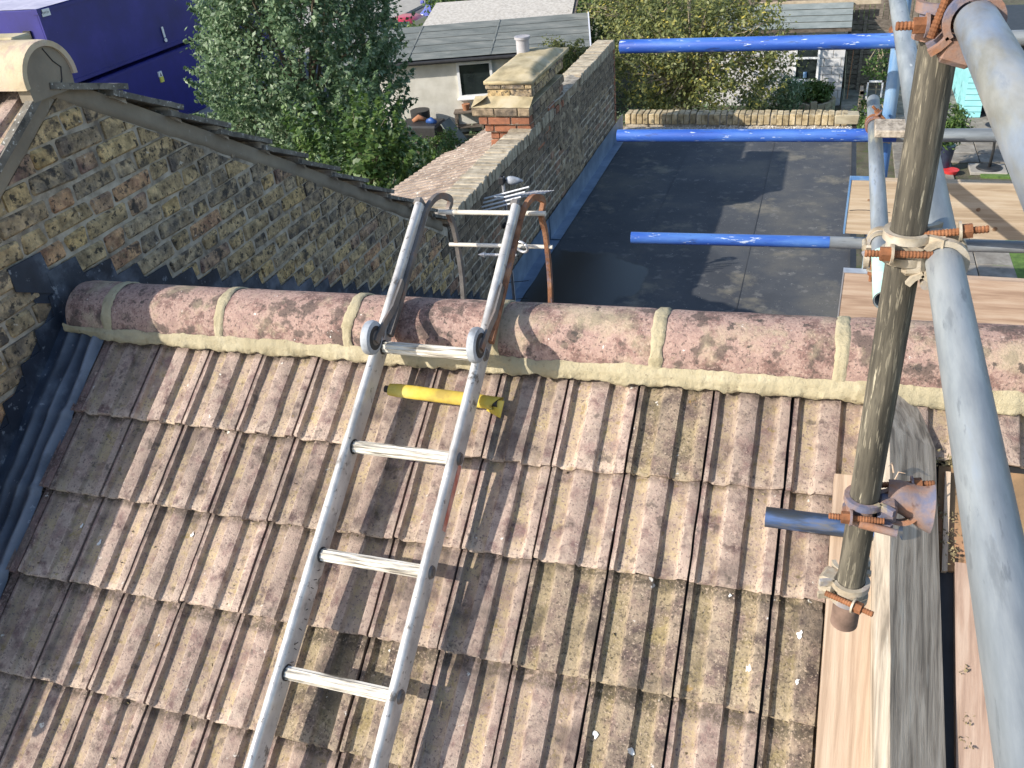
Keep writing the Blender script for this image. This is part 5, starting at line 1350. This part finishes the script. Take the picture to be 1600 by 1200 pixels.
for (x, y) in ((.02, .02), (.76, .02), (.02, .32), (.76, .32)):
    mb = MB(); mb.box((x, y, 0), (x+.06, y+.06, .62), MT_); mb.build('leg', fence_m, tbl)
mb = MB(); mb.box((.06, .05, .2), (.79, .35, .23), MT_); mb.build('shelf', fence_m, tbl)
mb = MB(); mb.tube(MT_ @ V(.35, .2, .67), MT_ @ V(.35, .2, .84), .09, 14, r2=.12); mb.build('terracotta_pot', terra_m, tbl, smooth=40)
tag(MB().tube((-8.62, 21.1, GZ), (-8.62, 21.1, GZ+.85), .24, 20, r2=.28).build('water_butt', black_m, None, smooth=40), 'black barrel standing near the white outbuilding wall', 'barrel')
tag(MB().cbox((-8.9, 20.0, GZ), (-7.7, 20.8, GZ+.72), .05).build('covered_box', black_m, None), 'large black box with items piled on it in front of the barrel', 'box')
tag(MB().chain([V(-8.1, 20.4, GZ+.74), V(-7.95, 20.3, GZ+.8), V(-7.8, 20.3, GZ+.74)], [.06, .09, .05], 10).build('blue_bag', bluep_m, None, smooth='all'), 'crumpled blue plastic bag on the black box', 'bag')
tag(MB().chain([V(-8.55, 20.4, GZ+.74), V(-8.4, 20.5, GZ+.82), V(-8.2, 20.5, GZ+.76)], [.05, .08, .05], 10).build('orange_cloth', terra_m, None, smooth='all'), 'orange brown cloth heaped on the black box', 'cloth')
tag(MB().prism([(-7.6, 20.1, GZ+.75), (-7.0, 19.8, GZ+.05), (-7.0, 20.6, GZ+.05), (-7.6, 20.7, GZ+.75)], (.03, 0, .02)).build('leaning_sheet', shroof_m, None), 'grey green panel leaning on the end of the black box', 'panel')
tag(MB().box((3.05, 23.2, GZ), (3.13, 23.3, GZ+.9)).box((3.05, 22.6, GZ), (3.13, 22.7, GZ+.9)).box((3.05, 22.6, GZ+.84), (3.13, 23.3, GZ+.9)).build('timber_rail', fencel_m, None), 'brown timber rail frame at the edge of the garden path', 'rail')
tag(MB().box((3.2, 22.9, GZ), (3.24, 22.94, GZ+1.1)).box((3.55, 22.9, GZ), (3.59, 22.94, GZ+1.1)).box((3.2, 22.9, GZ+1.06), (3.59, 22.94, GZ+1.1)).box((3.2, 22.9, GZ+.55), (3.59, 22.94, GZ+.59)).build('clothes_airer', whitep_m, None), 'white painted frame standing beside the blue upright tube', 'frame')
for i, (x, y, w, h, lab) in enumerate(((-.9, 29.2, 2.6, 2.2, 'brown shed roof edge at the top behind the yellow tree'), (2.0, 31.5, 5.0, 1.6, 'dark stained fence panel along the top right background'))):
    o = MB().box((x, y, GZ), (x+w, y+.08, GZ+h)).build('background_fence', fence_m, None, label=lab, cat='fence')
bg = MB(); bg.grid(lambda u, v: V(-4+12*u, 28+9*v, GZ+.02), 2, 2); bg.build('terrace', kerb_m, kind='structure')

# ------------------------------------------------------------------ cars
def car(x, y, mt, label, hgt=1.45, L_=3.9, w=1.7, name='parked_car'):
    """front faces -Y; body as one lofted shell"""
    root = empty(name, (x, y+L_/2, GZ), label, 'car')
    st_ = [(0, .42, .30), (.06, .62, .26), (.9, .86, .24), (1.55, hgt*.93, .24), (2.0, hgt, .24), (3.0, hgt*.98, .24), (3.7, .98, .26), (L_, .55, .32)]
    vs = []; n = 12
    for (d, zt, zb) in st_:
        for k in range(n):
            t = k/(n-1); ang_ = math.pi*t
            cx = math.cos(ang_); sx = math.sin(ang_)
            wx = w/2*(abs(cx)**.45)*(1 if cx > 0 else -1)
            zz = zb+(zt-zb)*(sx**.45 if sx > 0 else 0)
            if zz > .9: wx *= 1-.22*(zz-.9)/(hgt-.9+.001)
            vs.append(V(x+wx, y+d, GZ+zz))
    fs = [(i*n+k, i*n+k+1, (i+1)*n+k+1, (i+1)*n+k) for i in range(len(st_)-1) for k in range(n-1)]+[tuple(range(n)), tuple((len(st_)-1)*n+k for k in range(n))]
    mb = MB(); mb.add(vs, fs); body = mb.build('body', mt, root, smooth=50)
    ws = MB(); ws.grid(lambda u, v: V(x+(u-.5)*w*(.88-.14*v), y+.93+.63*v, GZ+.905+.47*v+.01), 4, 3); ws.build('windscreen', carg_m, root, smooth='all')
    for s_ in (-1, 1):
        m2 = MB(); m2.prism([(x+s_*w*.455, y+1.2, GZ+.92), (x+s_*w*.455, y+3.3, GZ+.92), (x+s_*w*.40, y+2.9, GZ+hgt-.13), (x+s_*w*.40, y+1.65, GZ+hgt-.13)], (s_*.02, 0, 0)); m2.build('side_window', carg_m, root)
        m2 = MB(); m2.cbox((x+s_*(w/2+.10)-.09, y+1.15, GZ+.88), (x+s_*(w/2+.10)+.09, y+1.25, GZ+1.03), .03); m2.build('mirror', mt, root)
        m2 = MB(); m2.cbox((x+s_*w*.34-.14, y+.0, GZ+.5), (x+s_*w*.34+.14, y+.1, GZ+.66), .03); m2.build('headlight', whitep_m, root)
        for yy_ in (.7, L_-.75):
            m2 = MB(); m2.tube((x+s_*(w/2-.16), y+yy_, GZ+.30), (x+s_*(w/2+.01), y+yy_, GZ+.30), .30, 24); m2.build('wheel', black_m, root, smooth=40)
    return root
car(-13.75, 29.3, red_m, 'red parked car half hidden behind the outbuilding roof')
car(-14.5, 36.2, blcar_m, 'blue parked car beyond the red one at the top edge', hgt=1.5)

# ------------------------------------------------------------------ vegetation
def leaves(name, pts, nrm, size, mt, parent, seed, spread=.6, kind=None, elong=1.9, light=None):
    """pts Nx3 leaf centres, nrm Nx3 preferred normals"""
    r = np.random.default_rng(seed); n = len(pts)
    nn = nrm+r.normal(0, spread, (n, 3)); nn /= np.linalg.norm(nn, axis=1)[:, None]+1e-9
    t = r.normal(0, 1, (n, 3)); t -= nn*(t*nn).sum(1)[:, None]; t /= np.linalg.norm(t, axis=1)[:, None]+1e-9
    b = np.cross(nn, t); sz = size*r.uniform(.6, 1.35, n)[:, None]
    v = np.stack([pts-t*sz*elong/2, pts+b*sz/2+nn*sz*.08, pts+t*sz*elong/2, pts-b*sz/2+nn*sz*.08], 1).reshape(-1, 3)
    f = np.arange(n*4).reshape(-1, 4)
    val = np.repeat(r.random(n)*.75+.25*(light if light is not None else r.random(n)), 4)
    me = fast_mesh(name, v, f, mt, val)
    off = np.array(wloc(parent)) if parent else np.zeros(3)
    me.vertices.foreach_set('co', (v-off).astype(np.float32).ravel())
    o = bpy.data.objects.new(name, me); COL.objects.link(o)
    if parent: o.parent = parent
    if kind: o['kind'] = kind
    return o
def tree(name, base, centre, rad, nclump, per, size, mt, bark, label, seed, cat='tree', clump=.30, up=.5, trunk_r=.14, limbs=9, shoots=0, elong=1.9, shell=.55, twigs=True):
    r = np.random.default_rng(seed); root = empty(name, base, label, cat)
    base = Vector(base); ce = Vector(centre)
    tr = MB(); fork = base.lerp(ce, .45)+V(0, 0, 0)
    tr.chain([base, base.lerp(fork, .5)+V(r.normal(0, .05), r.normal(0, .05), 0), fork, ce], [trunk_r, trunk_r*.85, trunk_r*.7, trunk_r*.3], 10)
    tr.build('trunk', bark, root, smooth='all')
    cl = []
    for i in range(nclump):
        d = r.normal(0, 1, 3); d /= np.linalg.norm(d)
        q = (shell+(1-shell)*r.random()**.6)
        lump = 1+.18*mnoise.noise(V(d[0]*2.3+seed, d[1]*2.3, d[2]*2.3))+.10*mnoise.noise(V(d[0]*6, d[1]*6+seed, d[2]*6))
        cl.append(np.array(ce)+d*np.array(rad)*q*lump)
    cl = np.array(cl)
    lb = MB()
    pick = r.choice(nclump, min(limbs, nclump), replace=False)
    for k in pick:
        e = Vector(cl[k]); s_ = fork.lerp(ce, r.random()*.8); md = s_.lerp(e, .5)+V(0, 0, .12*r.random()); lb.chain([s_, md, e], [trunk_r*.32, trunk_r*.2, .008], 6)
    lb.build('limbs', bark, root, smooth='all')
    P = []; Nn = []; Lg = []
    for c in cl:
        m_ = int(per*r.uniform(.5, 1.5)); o_ = (c-np.array(ce)); o_ /= np.linalg.norm(o_)+1e-9
        sc = clump*r.uniform(.6, 1.3)
        if shoots and r.random() < shoots:
            dr = o_*.7+np.array([r.normal(0, .3), r.normal(0, .3), .8]); dr /= np.linalg.norm(dr)
            tt = r.random(m_)[:, None]; p = c+dr*tt*clump*2.6+r.normal(0, 1, (m_, 3))*clump*.16*(1.25-tt)
        else:
            p = c+r.normal(0, 1, (m_, 3))*sc*np.array([1, 1, .8])*.5
        P.append(p); Nn.append(np.tile(o_*.6+np.array([0, 0, up]), (m_, 1))); Lg.append(np.full(m_, r.random()))
    P = np.concatenate(P); Nn = np.concatenate(Nn); Lg = np.concatenate(Lg)
    leaves('crown', P, Nn, size, mt, root, seed+1, elong=elong, light=Lg)
    if twigs:
        tw = MB()
        for c in cl[:: max(1, len(cl)//90)]:
            e = Vector(c); s_ = e.lerp(ce, .35)+V(r.normal(0, .1), r.normal(0, .1), r.normal(0, .1)); tw.chain([s_, s_.lerp(e, .5)+V(0, 0, .05), e+(e-ce)*.12], [.014, .009, .003], 5)
        tw.build('twigs', bark, root, kind='stuff')
    return root
tree('broadleaf_tree', (-8.7, 15.2, GZ), (-8.4, 15.15, -2.35), (2.1, 1.9, 2.8), 1150, 58, .056, leafA, bark_m, 'big dark green broadleaf tree in front of the blue containers', 21, clump=.30, shoots=.5, trunk_r=.2, limbs=14)
tree('leafy_shrub', (-4.9, 10.3, GZ), (-4.75, 10.35, -3.55), (1.15, .95, 1.35), 240, 55, .058, leafB, bark_m, 'bright green leafy shrub at the foot of the dark tree', 33, cat='shrub', clump=.26, shoots=.55, trunk_r=.07)
tree('leafy_shrub', (-6.0, 12.4, GZ), (-5.9, 12.4, -4.5), (1.7, 1.3, 1.3), 200, 50, .06, leafA, bark_m, 'shaded dark green shrub behind the bright one below the tree', 35, cat='shrub', clump=.3, trunk_r=.06)
tree('yellowing_tree', (-1.3, 21.2, GZ), (-.95, 20.9, -3.75), (2.35, 1.5, 1.75), 430, 44, .055, leafY, barkl_m, 'sparse yellowing tree with bare twigs behind the low parapet', 44, clump=.32, shoots=.25, trunk_r=.11, limbs=80, shell=.25)
tree('yellowing_tree', (-3.3, 26.5, GZ), (-2.6, 25.5, -3.6), (2.3, 1.6, 1.6), 260, 40, .06, leafY, barkl_m, 'second yellowing tree behind, near the outbuilding end', 47, clump=.34, shoots=.2, trunk_r=.1, limbs=30, shell=.3)
tree('golden_conifer', (-4.05, 20.3, GZ), (-4.05, 20.3, -3.95), (.85, .6, .85), 190, 60, .035, leafC, bark_m, 'rounded olive green conifer beside the outbuilding roof', 51, cat='conifer', clump=.2, trunk_r=.06, elong=2.6)
tree('green_shrub', (.95, 22.9, GZ), (.9, 22.9, -5.35), (.75, .5, .6), 70, 50, .05, leafA, bark_m, 'dark green shrub left of the stone planter', 55, cat='shrub', clump=.25, trunk_r=.03, twigs=False)
tree('planter_plant', (1.75, 24.1, GZ+.2), (1.75, 24.05, -5.45), (.30, .2, .22), 26, 30, .05, leafB, bark_m, 'spiky green plant at the left of the stone planter', 56, cat='plant', clump=.15, trunk_r=.015, elong=3.5, twigs=False)
tree('planter_plant', (2.12, 24.1, GZ+.2), (2.12, 24.05, -5.42), (.24, .2, .22), 24, 30, .05, leafB, bark_m, 'light green plant at the right of the stone planter', 57, cat='plant', clump=.13, trunk_r=.015, elong=3.5, twigs=False)
tree('potted_plant', (4.86, 19.35, GZ+.6), (4.86, 19.35, -4.95), (.36, .34, .38), 60, 45, .035, leafB, bark_m, 'bushy green plant growing from the dark blue pot', 58, cat='plant', clump=.18, trunk_r=.015, elong=3, twigs=False)
tree('climbing_plant', (3.5, 23.6, GZ), (3.45, 23.8, -4.75), (.30, .2, .55), 26, 16, .06, leafB, barkl_m, 'straggly green climber beside the slatted gate', 59, cat='plant', clump=.2, trunk_r=.015)
tree('climbing_plant', (3.3, 22.0, GZ), (3.25, 22.0, -5.55), (.35, .5, .45), 40, 24, .06, leafB, barkl_m, 'low flowering plant by the white painted frame', 60, cat='plant', clump=.2, trunk_r=.012)
tree('low_shrub', (-7.3, 19.2, GZ), (-7.1, 19.0, -5.6), (.8, .5, .45), 60, 40, .05, leafB, bark_m, 'low shrub in front of the small weathered table', 61, cat='shrub', clump=.22, trunk_r=.02)
# clipped growth along the top of the picture
def hedge(x0, x1, y0, y1, z0, z1, n, mt, label, seed, size=.08):
    r = np.random.default_rng(seed); p = r.random((n, 3))
    e = r.random(n)
    P = np.stack([x0+(x1-x0)*p[:, 0], y0+(y1-y0)*p[:, 1]**1.6, z0+(z1-z0)*p[:, 2]**.6], 1)
    for i in range(n):
        P[i, 2] += .35*mnoise.noise(V(P[i, 0]*.9, P[i, 1]*.9, seed)); P[i, 1] += .3*mnoise.noise(V(P[i, 0]*1.3, P[i, 2]*1.3, seed+5))
    o = leaves('hedge', P, np.tile(np.array([0, -.5, .6]), (n, 1)), size, mt, None, seed, elong=1.7)
    tag(o, label, 'hedge')
    return o
hedge(-11.5, -4.5, 28.6, 31.5, GZ, -3.1, 16000, leafB, 'long green hedge along the top behind the pebbled garage roof', 71)
hedge(-12.6, -10.2, 23.2, 27.5, GZ, -4.0, 6000, leafB, 'rough green hedge between the red car and the garage', 72)
hedge(1.2, 5.6, 29.5, 31.2, GZ, -4.3, 9000, leafB, 'green planting behind the board fences at the top right', 73)
hedge(-5.5, -1.0, 29.5, 32.0, GZ, -3.6, 7000, leafY, 'yellow green growth at the top behind the yellowing tree', 74)
# plants on the ground
r9 = np.random.default_rng(91); n9 = 26000
P9 = np.stack([r9.uniform(-13, 2.2, n9), r9.uniform(10, 26, n9), GZ+.02+abs(r9.normal(0, .10, n9))], 1)
keepm = np.array([mnoise.noise(V(a*.7, b*.7, 3)) > -.05 for a, b in P9[:, :2]])
tag(leaves('ground_cover', P9[keepm], np.tile(np.array([0, 0, 1.]), (keepm.sum(), 1)), .06, leafA, None, 92), 'low weeds and ground cover in the gardens', kind='stuff')
